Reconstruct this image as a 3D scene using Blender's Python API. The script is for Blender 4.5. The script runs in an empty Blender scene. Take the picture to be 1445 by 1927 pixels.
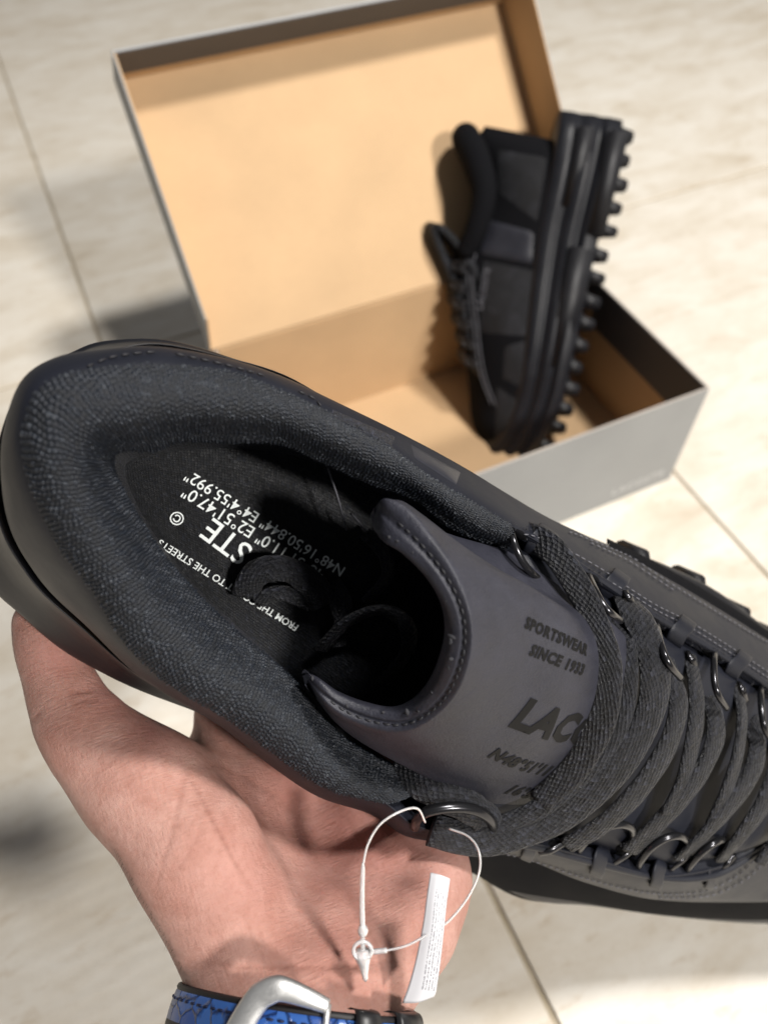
import bpy, bmesh, math, random
import numpy as np
from mathutils import Vector, Matrix
from mathutils.bvhtree import BVHTree
random.seed(7); rng = np.random.default_rng(7)
S = bpy.context.scene; COL = S.collection

# ------------------------------------------------------------------ camera
F, CX, CY, HC = 1450.0, 722.5, 963.5, 0.58          # focal length (px of the 1445 px photo), eye height above the floor
A = np.array([5361, 2004, -1450.]); A /= np.linalg.norm(A)
B = np.array([-1100, 1893, -1450.]); B /= np.linalg.norm(B)
N = np.cross(A, B); N /= np.linalg.norm(N); B = np.cross(N, A)
R = np.stack([A, B, N]); C0 = np.array([0, 0, HC])
cam = bpy.data.cameras.new('camera'); co = bpy.data.objects.new('camera', cam); COL.objects.link(co)
co.matrix_world = Matrix(((*R[0], 0), (*R[1], 0), (*R[2], HC), (0, 0, 0, 1)))
cam.sensor_fit = 'HORIZONTAL'; cam.sensor_width = 26 * 1445 / F; cam.lens = 26
cam.clip_start = 0.01; cam.clip_end = 50
cam.dof.use_dof = True; cam.dof.focus_distance = 0.262; cam.dof.aperture_fstop = 26 / 3.5
cam.dof.aperture_blades = 0
S.camera = co
# ------------------------------------------------------------------ light
W = bpy.data.worlds.new('World'); S.world = W; W.use_nodes = True
W.node_tree.nodes['Background'].inputs[0].default_value = (0.92, 0.93, 0.97, 1)
W.node_tree.nodes['Background'].inputs[1].default_value = 0.13
def lamp(name, loc, aim, power, size, col):
    l = bpy.data.lights.new(name, 'AREA'); l.shape = 'DISK'; l.size = size; l.energy = power; l.color = col
    o = bpy.data.objects.new(name, l); COL.objects.link(o); o.location = loc
    o.rotation_euler = (Vector(aim) - Vector(loc)).to_track_quat('-Z', 'Y').to_euler()
    return o
lamp('ceiling_lamp', (1.0, 0.02, 2.30), (0.1, 0.4, 0), 55, 0.30, (1, 0.965, 0.92))
lamp('ceiling_lamp', (1.05, -2.25, 2.35), (0.1, 0.4, 0), 112, 0.34, (1, 0.955, 0.90))
S.view_settings.view_transform = 'Standard'; S.view_settings.look = 'None'
S.view_settings.exposure = 0.06; S.view_settings.gamma = 1.0

# ------------------------------------------------------------------ helpers
def camP(px, py, d):                               # photo pixel and depth -> world point
    v = np.array([(px - CX) / F, -(py - CY) / F, -1.0]) * d
    return C0 + R @ v
SH_T = np.array([0.905, -0.425, 0]); SH_T /= np.linalg.norm(SH_T)
TH = math.radians(20)
SH_N = np.array([math.sin(TH) * SH_T[0], math.sin(TH) * SH_T[1], math.cos(TH)])
SH_O = np.array([(330 - CX) / F, -(1000 - CY) / F, -1.0]) * 0.285
def SP(px, py, h):                                 # point seen at a pixel, h metres above the held shoe's insole plane
    r = np.array([(px - CX) / F, -(py - CY) / F, -1.0])
    return C0 + R @ (r * ((SH_O @ SH_N + h) / (r @ SH_N)))
NW = R @ SH_N                                      # shoe up in world
def SPs(lst): return np.array([SP(*p) for p in lst])

def cr(P, t):                                      # Catmull-Rom, P (n,...) at index parameters t
    P = np.asarray(P, float); n = len(P); i = np.clip(np.floor(t).astype(int), 0, n - 2); u = t - i
    g = lambda k: np.where(((k < 0) | (k > n - 1)).reshape((-1,) + (1,) * (P.ndim - 1)),
                           np.where((k < 0).reshape((-1,) + (1,) * (P.ndim - 1)), 2 * P[0] - P[1], 2 * P[-1] - P[-2]), P[np.clip(k, 0, n - 1)])
    p0, p1, p2, p3 = g(i - 1), g(i), g(i + 1), g(i + 2)
    u = u.reshape((-1,) + (1,) * (P.ndim - 1))
    return 0.5 * (2 * p1 + (p2 - p0) * u + (2 * p0 - 5 * p1 + 4 * p2 - p3) * u * u + (3 * p1 - p0 - 3 * p2 + p3) * u ** 3)
def spl(P, m): n = len(P); return cr(P, np.linspace(0, n - 1, (n - 1) * m + 1))
def even(P, n, m=12):
    Q = spl(P, m); s = np.r_[0, np.cumsum(np.linalg.norm(np.diff(Q, axis=0), axis=1))]
    t = np.linspace(0, s[-1], n); return np.stack([np.interp(t, s, Q[:, k]) for k in range(Q.shape[1])], 1)

def link(name, me, mat=None, parent=None, smooth=True, kind=None, label=None):
    o = bpy.data.objects.new(name, me); COL.objects.link(o)
    if mat is not None: me.materials.append(mat)
    if smooth: me.shade_smooth()
    if parent is not None:
        o.parent = parent
        pw = parent_origin(parent)
        me.transform(Matrix.Translation(-pw)) if not me.get('local') else None
        me['local'] = 1
    if kind: o['kind'] = kind
    if label: o['label'] = label
    return o
def parent_origin(p):
    v = Vector((0, 0, 0))
    while p is not None: v += p.location; p = p.parent
    return v
def thing(name, label, cat, loc, group=None):
    o = bpy.data.objects.new(name, None); COL.objects.link(o); o.location = loc; o.empty_display_size = 0.02
    o['label'] = label; o['category'] = cat
    if group: o['group'] = group
    return o
def tag(o, label, cat, group=None):
    o['label'] = label; o['category'] = cat
    if group: o['group'] = group
    return o
def grid_mesh(name, G, closed=False, flip=False, caps=False, conf=False):     # G (nv, nu, 3)
    nv, nu = G.shape[:2]
    V = G.reshape(-1, 3); idx = np.arange(nv * nu).reshape(nv, nu)
    Gc = G
    if closed: idx = np.c_[idx, idx[:, :1]]; Gc = np.concatenate([G, G[:, :1]], 1)
    seg = np.linalg.norm(np.diff(Gc, axis=1), axis=2); rl = seg.sum(1); ml = max(rl.mean(), 1e-9)
    u1 = np.r_[0, np.cumsum(seg.mean(0))]; u1 -= u1[len(u1) // 2]; U = np.tile(u1, (nv, 1))
    dvv = np.linalg.norm(np.diff(Gc, axis=0), axis=2); sc_ = np.clip((rl[1:] + rl[:-1]) / 2 / ml, .3, 3) if conf else np.ones(nv - 1)
    Vv = np.concatenate([np.zeros((1, Gc.shape[1])), np.cumsum(np.tile((dvv.mean(1) / sc_)[:, None], (1, Gc.shape[1])), 0)], 0)
    a, b, c, d = idx[:-1, :-1], idx[:-1, 1:], idx[1:, 1:], idx[1:, :-1]
    Q = np.stack([a, b, c, d] if not flip else [d, c, b, a], -1).reshape(-1, 4)
    T = np.stack([U, Vv], -1)
    t = [T[:-1, :-1], T[:-1, 1:], T[1:, 1:], T[1:, :-1]]
    if flip: t = t[::-1]
    uv = np.stack(t, 2).reshape(-1, 2)
    me = bpy.data.meshes.new(name); faces = Q.tolist()
    if caps: faces += [idx[0, :-1].tolist()[::-1], idx[-1, :-1].tolist()]
    me.from_pydata(V.tolist(), [], faces)
    ul = me.uv_layers.new(name='UVMap'); full = np.zeros((len(me.loops), 2)); full[:len(uv)] = uv
    ul.data.foreach_set('uv', full.ravel()); me.update(); return me
def loft(rails, mu=4, mv=4, **k):                  # rails: list of aligned (n,3)
    X = np.array([spl(r, mu) for r in rails]); return spl(X, mv)
def frames(P, up):
    T = np.gradient(P, axis=0); T /= np.linalg.norm(T, axis=1)[:, None] + 1e-12
    up = np.broadcast_to(up, P.shape); Bn = np.cross(T, up); Bn /= np.linalg.norm(Bn, axis=1)[:, None] + 1e-12
    Nn = np.cross(Bn, T); return T, Bn, Nn
def tube_grid(P, r, up=(0, 0, 1), n=10, ry=None):
    T, Bn, Nn = frames(P, np.array(up, float)); a = np.linspace(0, 2 * np.pi, n, endpoint=False)
    r = np.broadcast_to(np.asarray(r, float), len(P))[:, None, None]; ry = r if ry is None else np.broadcast_to(np.asarray(ry, float), len(P))[:, None, None]
    return P[:, None] + r * np.cos(a)[None, :, None] * Bn[:, None] + ry * np.sin(a)[None, :, None] * Nn[:, None]
def tube(name, P, r, mat, parent=None, n=10, up=(0, 0, 1), ry=None, **k):
    return link(name, grid_mesh(name, tube_grid(P, r, up, n, ry), closed=True, caps=True), mat, parent, **k)
def ribbon_grid(P, width, thick, up, n=20, ea=.85, eb=.75):        # flat strap with rounded edges; P (m,3), width per point
    T, Bn, Nn = frames(P, up); a = np.linspace(0, 2 * np.pi, n, endpoint=False)
    cx = np.sign(np.cos(a)) * np.abs(np.cos(a)) ** ea; cy = np.sign(np.sin(a)) * np.abs(np.sin(a)) ** eb
    w = np.broadcast_to(np.asarray(width, float), len(P))[:, None, None] / 2
    return P[:, None] + w * cx[None, :, None] * Bn[:, None] + thick / 2 * cy[None, :, None] * Nn[:, None]
def box_mesh(name, p0, ux, uy, uz, bev=0.0):       # parallelepiped from corner p0 along three edge vectors
    bm = bmesh.new(); vs = [bm.verts.new(np.array(p0) + np.array(ux) * i + np.array(uy) * j + np.array(uz) * k) for k in (0, 1) for j in (0, 1) for i in (0, 1)]
    for f in ((0, 2, 3, 1), (4, 5, 7, 6), (0, 1, 5, 4), (2, 6, 7, 3), (0, 4, 6, 2), (1, 3, 7, 5)): bm.faces.new([vs[i] for i in f])
    bmesh.ops.recalc_face_normals(bm, faces=bm.faces)
    if bev: bmesh.ops.bevel(bm, geom=bm.edges[:], offset=bev, segments=2, affect='EDGES', profile=0.6)
    me = bpy.data.meshes.new(name); bm.to_mesh(me); bm.free(); return me
def join_grids(name, grids, closed=True, caps=True):
    V, Fc, off = [], [], 0
    for G in grids:
        nv, nu = G.shape[:2]; idx = np.arange(nv * nu).reshape(nv, nu) + off
        ii = np.c_[idx, idx[:, :1]] if closed else idx
        Fc += np.stack([ii[:-1, :-1], ii[:-1, 1:], ii[1:, 1:], ii[1:, :-1]], -1).reshape(-1, 4).tolist()
        if caps: Fc += [idx[0].tolist()[::-1], idx[-1].tolist()]
        V.append(G.reshape(-1, 3)); off += nv * nu
    me = bpy.data.meshes.new(name); me.from_pydata(np.concatenate(V).tolist(), [], Fc); me.update(); return me
def bvh_of(*obs):
    V, Fc = [], []
    for o in obs:
        off = len(V); pw = parent_origin(o.parent) + o.location if o.parent else o.location.copy()
        V += [v.co + pw for v in o.data.vertices]; Fc += [[i + off for i in p.vertices] for p in o.data.polygons]
    return BVHTree.FromPolygons(V, Fc)
def hit(bvh, px, py, lift=0.0, fallback=0.03):     # where the line of sight through a pixel meets a built surface
    d = Vector(camP(px, py, 1.0) - C0).normalized()
    p, n, _, _ = bvh.ray_cast(Vector(C0), d)
    if p is None: return SP(px, py, fallback), NW
    if n.dot(d) > 0: n = -n
    return np.array(p + n * lift), np.array(n)
def hits(bvh, lst, lift=0.0): return np.array([hit(bvh, x, y, lift)[0] for x, y in lst])
def stitches(name, paths, mat, parent, L=0.0026, gap=0.0011, r=0.00038, up=NW):
    G = []
    for P in paths:
        s = np.r_[0, np.cumsum(np.linalg.norm(np.diff(P, axis=0), axis=1))]; n = max(1, int(s[-1] / (L + gap)))
        for k in range(n):
            a = k * (L + gap) + rng.normal(0, 0.0001); t = np.linspace(a, a + L * rng.uniform(.9, 1.05), 5)
            Q = np.stack([np.interp(t, s, P[:, j]) for j in range(3)], 1)
            Q += np.array([-.9, .1, .35, .1, -.9])[:, None] * r * 1.2 * up
            G.append(tube_grid(Q, np.array([.5, .95, 1, .95, .5]) * r, up=np.cross(Q[-1] - Q[0], up), n=6))
    return link(name, join_grids(name, G), mat, parent, kind='stuff')

# ------------------------------------------------------------------ materials
def mat(name, base=(.5, .5, .5), rough=.5, spec=.5, metal=0.0, **k):
    m = bpy.data.materials.new(name); m.use_nodes = True; b = m.node_tree.nodes['Principled BSDF']
    b.inputs['Base Color'].default_value = (*base, 1); b.inputs['Roughness'].default_value = rough
    b.inputs['Specular IOR Level'].default_value = spec; b.inputs['Metallic'].default_value = metal
    for kk, v in k.items(): b.inputs[kk.replace('_', ' ')].default_value = v
    return m
class NT:
    def __init__(s, m): s.m = m; s.t = m.node_tree; s.b = s.t.nodes['Principled BSDF']
    def n(s, typ, ins=None, **props):
        x = s.t.nodes.new(typ)
        for k, v in props.items(): setattr(x, k, v)
        for k, v in (ins or {}).items():
            if isinstance(v, bpy.types.NodeSocket): s.t.links.new(v, x.inputs[k])
            else: x.inputs[k].default_value = v
        return x
    def l(s, a, b): s.t.links.new(a, b)
    def math(s, op, a, b=0.0, c=0.0): x = s.n('ShaderNodeMath', {0: a, 1: b, 2: c}, operation=op); return x.outputs[0]
    def ramp(s, fac, stops):
        x = s.n('ShaderNodeValToRGB', {0: fac}); e = x.color_ramp.elements
        while len(e) < len(stops): e.new(0.5)
        for i, (p, c) in enumerate(stops): e[i].position = p; e[i].color = (*c, 1) if len(c) == 3 else c
        return x.outputs[0]
    def coord(s, out='UV', scale=(1, 1, 1), rot=(0, 0, 0)):
        tc = s.n('ShaderNodeTexCoord'); return s.n('ShaderNodeMapping', {0: tc.outputs[out], 'Scale': scale, 'Rotation': rot}).outputs[0]
    def noise(s, vec, scale, detail=3, rough=.55, dist=0.0): return s.n('ShaderNodeTexNoise', {'Vector': vec, 'Scale': scale, 'Detail': detail, 'Roughness': rough, 'Distortion': dist})
    def voro(s, vec, scale, rnd=1.0, feature='F1'): return s.n('ShaderNodeTexVoronoi', {'Vector': vec, 'Scale': scale, 'Randomness': rnd}, feature=feature)
    def bump(s, h, dist, strength=1.0, normal=None):
        x = s.n('ShaderNodeBump', {'Height': h, 'Distance': dist, 'Strength': strength})
        if normal is not None: s.l(normal, x.inputs['Normal'])
        return x.outputs[0]
    def mix(s, fac, a, b):
        x = s.n('ShaderNodeMix', data_type='RGBA')
        for sock, v in ((x.inputs[0], fac), (x.inputs[6], a), (x.inputs[7], b)):
            if isinstance(v, bpy.types.NodeSocket): s.l(v, sock)
            else: sock.default_value = v if sock is x.inputs[0] else (*v, 1)
        return x.outputs[2]
    def base(s, o): s.l(o, s.b.inputs['Base Color'])
    def rough(s, o): s.l(o, s.b.inputs['Roughness'])
    def normal(s, o): s.l(o, s.b.inputs['Normal'])

def leather_mat(name, c, rough, spec=.5, grain=.00006):
    m = mat(name, c, rough, spec); t = NT(m); o = t.coord('Object')
    n1 = t.noise(o, 60, 4); n2 = t.noise(o, 2600, 3)
    t.base(t.mix(n1.outputs[0], tuple(x * .72 for x in c), tuple(x * 1.3 for x in c)))
    t.rough(t.math('MULTIPLY_ADD', n1.outputs[0], .22, rough - .11))
    t.normal(t.bump(n2.outputs[0], grain, 1.0, t.bump(n1.outputs[0], .0006, .5)))
    return m
def knit_mat(name, c, pitch, amp, rough=.62, rnd=.35, ax=1.0, spec=.5, rot=.0):
    m = mat(name, c, rough, spec); t = NT(m); uv = t.coord('UV', (1 / pitch, ax / pitch, 1), (0, 0, rot))
    w = t.noise(uv, .09, 2); uv2 = t.n('ShaderNodeVectorMath', {0: uv, 1: w.outputs[1]}, operation='ADD').outputs[0]
    v = t.voro(uv2, 1.0, rnd); h = t.math('SUBTRACT', 1.0, v.outputs['Distance'])
    fine = t.noise(uv2, 4.0, 2)
    hh = t.math('ADD', h, t.math('MULTIPLY', fine.outputs[0], .45))
    sep = t.n('ShaderNodeSeparateColor', {0: v.outputs['Color']})
    k = t.math('ADD', t.math('MULTIPLY_ADD', sep.outputs[0], 1.1, .40), t.math('MULTIPLY', t.math('GREATER_THAN', sep.outputs[2], .9), 1.3))  # random tone per cell, plus a few cells brightened as painted glints
    col = t.n('ShaderNodeMix', {0: 1.0}, data_type='RGBA', blend_type='MULTIPLY'); col.inputs[6].default_value = (*c, 1)
    t.l(k, col.inputs[7]); t.base(col.outputs[2])
    t.rough(t.math('MULTIPLY_ADD', sep.outputs[1], -.3, rough + .1))
    t.normal(t.bump(hh, amp, 1.0))
    m.node_tree.nodes['Principled BSDF'].inputs['Sheen Weight'].default_value = .05
    m.node_tree.nodes['Principled BSDF'].inputs['Sheen Roughness'].default_value = .4
    return m
M = {}
M['leather'] = leather_mat('shoe_leather', (.0078, .0090, .0148), .49, .33)
lm = mat('tongue_leather', (.02, .021, .03), .48, .45); t = NT(lm); o = t.coord('Object'); a1 = t.noise(o, 90, 5, .65, .4); a2 = t.noise(o, 1300, 4, .7); a3 = t.noise(o, 30, 3)
t.base(t.mix(t.math('ADD', t.math('MULTIPLY', a1.outputs[0], .7), t.math('MULTIPLY', a2.outputs[0], .3)), (.008, .0084, .012), (.038, .039, .056)))
t.rough(t.math('MULTIPLY_ADD', a1.outputs[0], .35, .30)); t.normal(t.bump(a2.outputs[0], .00028, .8, t.bump(a1.outputs[0], .0009, .6, t.bump(a3.outputs[0], .003, .5)))); M['leather_soft'] = lm
M['glossy'] = leather_mat('smooth_overlay', (.020, .0205, .027), .34, .6)
M['suede'] = leather_mat('dark_suede', (.0035, .0036, .0048), .9, .12, .0003)
M['rubber'] = leather_mat('midsole_rubber', (.0060, .0065, .0095), .45, .4, .00003)
M['outsole'] = leather_mat('outsole_rubber', (.008, .008, .010), .5, .4, .00005)
km = mat('collar_knit', (.004, .006, .0105), .46, .5); t = NT(km); la0 = t.n('ShaderNodeAttribute', attribute_name='loop').outputs['Fac']
t.base(t.ramp(la0, [(.0, (.0026, .0042, .0076)), (.6, (.0055, .0082, .0142)), (.9, (.009, .0125, .020)), (.985, (.024, .029, .038))]))  # top stop paints the sparkle of single loops into the colour
fz = t.noise(t.coord('Object'), 5200, 3, .7); t.normal(t.bump(fz.outputs[0], .00022, .9)); t.rough(t.math('MULTIPLY_ADD', la0, -.2, .56)); M['knit'] = km
M['lining'] = knit_mat('lining_mesh', (.008, .009, .015), .00095, .0005, .5, .2, spec=.35)
M['insole'] = knit_mat('insole_cloth', (.0024, .0030, .0048), .00115, .0004, .6, .15, spec=.3)
M['lace'] = knit_mat('lace_weave', (.0095, .0102, .0140), .00120, .0015, .50, .22, .62, .38, .45)
M['thread'] = mat('stitch_thread', (.10, .10, .115), .5, .4)
M['thread_dark'] = mat('dark_thread', (.022, .022, .026), .6, .4)
M['fuzz'] = mat('worn_edge', (.035, .035, .04), .8, .2)
M['wire'] = mat('gunmetal_wire', (.05, .05, .055), .22, .6, .85)
M['print'] = mat('reflective_print', (.85, .90, .90), .5, .5)
M['tprint'] = mat('tongue_print', (.0025, .0025, .003), .6, .25)
M['black'] = mat('black_plastic', (.012, .012, .013), .4, .5)

# ------------------------------------------------------------------ floor: stone-look tiles laid on a grout bed
def tile_mat():
    m = mat('beige_stone_tile', (.6, .57, .5), .42, .4); t = NT(m); o = t.coord('Object')
    gr = t.coord('Object', (2.2, 16, 1)); info = t.n('ShaderNodeObjectInfo')
    off = t.n('ShaderNodeVectorMath', {0: gr, 1: info.outputs['Random']}, operation='ADD').outputs[0]
    o2 = t.n('ShaderNodeVectorMath', {0: o, 1: info.outputs['Random']}, operation='ADD').outputs[0]
    n1 = t.noise(t.n('ShaderNodeVectorMath', {0: t.coord('Object', (4, 9, 1)), 1: info.outputs['Random']}, operation='ADD').outputs[0], 2.4, 7, .62, .6)
    n2 = t.noise(o2, 4.5, 5, .6); n3 = t.noise(t.coord('Object', (9, 26, 1)), 3.0, 6, .72); n4 = t.noise(o2, 160, 3, .7)
    c = t.ramp(n1.outputs[0], [(.25, (.50, .43, .33)), (.42, (.62, .56, .465)), (.58, (.69, .645, .565)), (.78, (.74, .71, .645))])
    c2 = t.mix(t.ramp(n3.outputs[0], [(.55, (0, 0, 0)), (.70, (.6, .6, .6))]), c, (.46, .36, .24))
    c3 = t.mix(t.ramp(n2.outputs[0], [(.42, (0, 0, 0)), (.7, (.4, .4, .4))]), c2, (.75, .72, .655))
    c4 = t.mix(t.math('MULTIPLY', t.ramp(n4.outputs[0], [(.45, (0, 0, 0)), (.7, (1, 1, 1))]), .12), c3, (.5, .42, .32))
    t.base(c4); wv = t.n('ShaderNodeTexWave', {'Vector': o, 'Scale': 30, 'Distortion': 6.0, 'Detail': 3, 'Detail Scale': .5}, bands_direction='Y')
    wm = t.math('MULTIPLY', wv.outputs[1], t.ramp(n2.outputs[0], [(.45, (0, 0, 0)), (.65, (1, 1, 1))]))
    t.normal(t.bump(wm, .0004, .35, t.bump(n1.outputs[0], .0008, .4)))
    t.rough(t.math('MULTIPLY_ADD', n2.outputs[0], .25, .32)); return m
M['tile'] = tile_mat()
gm = mat('grout', (.32, .27, .2), .9, .2); t = NT(gm); t.base(t.ramp(t.noise(t.coord('Object'), 40, 3).outputs[0], [(.3, (.33, .28, .2)), (.7, (.46, .40, .31))])); M['grout'] = gm
floor = link('floor', box_mesh('floor', (-2.5, -2.5, -.05), (6, 0, 0), (0, 7, 0), (0, 0, .0475)), M['grout'], smooth=False, kind='structure')
g = .0020
tiles = []
xs = [-2.33, -1.632, -.936, -.588, -.240, .108, .456, 1.5, 2.2]
for y0, y1, xx in ((-.70, .731, xs), (.731, 2.16, [-2.1, -1.404, -1.056, -.708, -.360, -.012, 2.08]), (-2.13, -.70, [-2.2, -1.5, -.8, -.1, .6, 1.3, 2.0]), (2.16, 3.6, [-2., -1.0, 0.1, .8, 1.5, 2.2])):
    for x0, x1 in zip(xx[:-1], xx[1:]): tiles.append((x0, x1, y0, y1))
for x0, x1, y0, y1 in tiles:
    link('tile', box_mesh('tile', (x0 + g, y0 + g, -.012), (x1 - x0 - 2 * g, 0, 0), (0, y1 - y0 - 2 * g, 0), (0, 0, .012 + rng.uniform(-.0004, .0002)), .0012), M['tile'], floor, smooth=False)

# ------------------------------------------------------------------ shoe box with hinged lid
def card(name, c, rough=.75):
    m = mat(name, c, rough, .3); t = NT(m); n = t.noise(t.coord('Object', (1, 1, 1)), 14, 5); f = t.noise(t.coord('Object'), 900, 2)
    fl = t.noise(t.coord('Object', (40, 260, 260)), 3, 4, .7); sc_ = t.noise(t.coord('Object'), 3.5, 3)
    t.base(t.mix(t.math('ADD', t.math('MULTIPLY', n.outputs[0], .5), t.math('ADD', t.math('MULTIPLY', fl.outputs[0], .25), t.math('MULTIPLY', sc_.outputs[0], .25))), tuple(x * .74 for x in c), tuple(min(1, x * 1.22) for x in c)))
    t.normal(t.bump(f.outputs[0], .0001, .5, t.bump(n.outputs[0], .003, .25))); return m
M['kraft'] = card('kraft_card', (.53, .36, .205)); M['grey_card'] = card('grey_paper', (.30, .305, .305), .5)
M['dark_card'] = card('dark_grey_paper', (.075, .072, .075), .5)
M['edge'] = card('card_edge', (.40, .36, .32))
bx0, bx1, by0, by1, bz = .080, .446, .320, .549, .120; tk = .0022
box = thing('shoe_box', 'open kraft lined grey shoe box with hinged lid, standing on the tiled floor', 'shoe box', ((bx0 + bx1) / 2, (by0 + by1) / 2, .0005))
def panel(name, p0, ux, uy, uz, m, par, bev=.0005, **k): return link(name, box_mesh(name, p0, ux, uy, uz, bev), m, par, smooth=False, **k)
z0 = .0005
panel('bottom_panel', (bx0 + tk, by0 + tk, z0), (bx1 - bx0 - 2 * tk, 0, 0), (0, by1 - by0 - 2 * tk, 0), (0, 0, tk), M['kraft'], box)
def wall(name, p0, along, inward, hgt, par, band, grey_out='grey_card', rim=True):
    # grey printed outer skin, kraft inner face, dark paper turned in over the rim as deep as band
    p0 = np.array(p0, float); al = np.array(along, float); nn = np.array(inward, float); up = np.array(hgt, float); U = up / np.linalg.norm(up)
    w = panel(name, p0, al, nn * tk * .5, up, M[grey_out], par)
    e = al / np.linalg.norm(al) * .001
    panel('inner_face', p0 + nn * tk * .5 + e, al - 2 * e, nn * tk * .5, up - U * .0012, M['kraft'], w)
    if band: panel('turned_in_paper', p0 + nn * (tk + .0002) + up - U * band, al, nn * .0007, U * (band + .0006), M['dark_card'], w)
    if rim: panel('rim', p0 + nn * .0001 + up + U * .0002, al, nn * (tk - .0002), U * .0009, M['edge'], w)
    return w
L = bx1 - bx0; D = by1 - by0
fw = wall('front_wall', (bx0, by0, z0), (L, 0, 0), (0, 1, 0), (0, 0, bz), box, 0)
wall('back_wall', (bx0, by1, z0), (L, 0, 0), (0, -1, 0), (0, 0, bz), box, 0, 'kraft', False)
wall('side_wall', (bx1, by0 + tk, z0), (0, D - 2 * tk, 0), (-1, 0, 0), (0, 0, bz), box, .046)
wall('side_wall', (bx0, by0 + tk, z0), (0, D - 2 * tk, 0), (1, 0, 0), (0, 0, bz), box, .046)
for cx_ in (bx1 - .004, bx0 + .003):                     # glued corner flaps
    panel('corner_flap', (cx_, by1 - .07, z0 + .003), (.0012, 0, 0), (0, .066, 0), (0, 0, .100), M['kraft'], box)
la = math.radians(46); pd = np.array([0, math.cos(la), math.sin(la)]); pn = np.array([0, -math.sin(la), math.cos(la)])
lid = thing('lid', None, None, (0, 0, 0)); del lid['label']; del lid['category']; lid.parent = box
me = box_mesh('lid', np.array([bx0 - .004, by1 + .0012, bz + .001]), np.array([L + .008, 0, 0]), pd * .232, pn * tk * .5, .0004)
COL.objects.unlink(lid); bpy.data.objects.remove(lid)
lid = link('lid', me, M['grey_card'], box, smooth=False)
panel('lid_lining', np.array([bx0 - .003, by1 + .0012, bz + .001]) + pn * tk * .5 - pd * .0012, (L + .006, 0, 0), pd * .2312, pn * tk * .5, M['kraft'], lid)
top0 = np.array([bx0 - .004, by1 + .0012, bz + .001]) + pd * .232
lp = panel('lid_lip', top0, (L + .008, 0, 0), -pd * tk, pn * .052, M['grey_card'], lid)
panel('turned_in_paper', top0 - pd * (tk + .001) + pn * .014 + np.array([.003, 0, 0]), (L + .002, 0, 0), pd * .0009, pn * .0384, M['dark_card'], lid)
panel('lip_lining', top0 - pd * (tk + .0007) + pn * .0025 + np.array([.003, 0, 0]), (L + .002, 0, 0), pd * .0006, pn * .012, M['kraft'], lid)
for sx, xx in ((1, bx0 - .004), (-1, bx1 + .004)):
    q = np.array([xx, by1 + .0012, bz + .001]); V = [q, q + pd * .2295, q + pd * .2295 + pn * .05, q + pd * .02 + pn * .048]
    for nm, o0, mm, th in (('lid_lip', 0, 'grey_card', .0011), ('lip_lining', .0012, 'kraft', .0011)):
        G = np.array(V) + np.array([sx * o0, 0, 0]) + pn * .0025
        bm = bmesh.new(); vs = [bm.verts.new(v) for v in G]; f = bm.faces.new(vs)
        r = bmesh.ops.extrude_face_region(bm, geom=[f]); bmesh.ops.translate(bm, vec=(sx * th, 0, 0), verts=[v for v in r['geom'] if isinstance(v, bmesh.types.BMVert)])
        bmesh.ops.recalc_face_normals(bm, faces=bm.faces); m_ = bpy.data.meshes.new(nm); bm.to_mesh(m_); bm.free(); link(nm, m_, M[mm], lid, smooth=False)
def text_mesh(name, body, size, extrude=.00008, res=3, spacing=1.0, bold=0.0):
    cu = bpy.data.curves.new(name, 'FONT'); cu.body = body; cu.size = size; cu.extrude = extrude; cu.resolution_u = res
    cu.align_x = 'CENTER'; cu.align_y = 'CENTER'; cu.space_character = spacing; cu.offset = bold
    o = bpy.data.objects.new(name, cu); COL.objects.link(o); dg = bpy.context.evaluated_depsgraph_get()
    me = bpy.data.meshes.new_from_object(o.evaluated_get(dg)); bpy.data.objects.remove(o); bpy.data.curves.remove(cu); me.name = name; return me
def place_text(me, origin, right, up, nrm=None):
    r = np.array(right, float); r /= np.linalg.norm(r); u = np.array(up, float); u -= r * (u @ r); u /= np.linalg.norm(u); w = np.cross(r, u)
    me.transform(Matrix(((r[0], u[0], w[0], origin[0]), (r[1], u[1], w[1], origin[1]), (r[2], u[2], w[2], origin[2]), (0, 0, 0, 1)))); return me
M['boxprint'] = mat('pale_box_print', (.55, .55, .55), .5)
link('printed_name', place_text(text_mesh('printed_name', 'LACOSTE', .0125, spacing=1.15), (.404, by0 - .0001, .017), (1, 0, 0), (0, 0, 1)), M['boxprint'], fw, smooth=False)

# ------------------------------------------------------------------ held sneaker
GRP = 'pair of black lace-up sneakers'
shoe = thing('sneaker', 'black chunky sneaker held up in the open hand, padded collar and metal lace loops', 'sneaker', SP(500, 1080, -.035), GRP)
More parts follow.
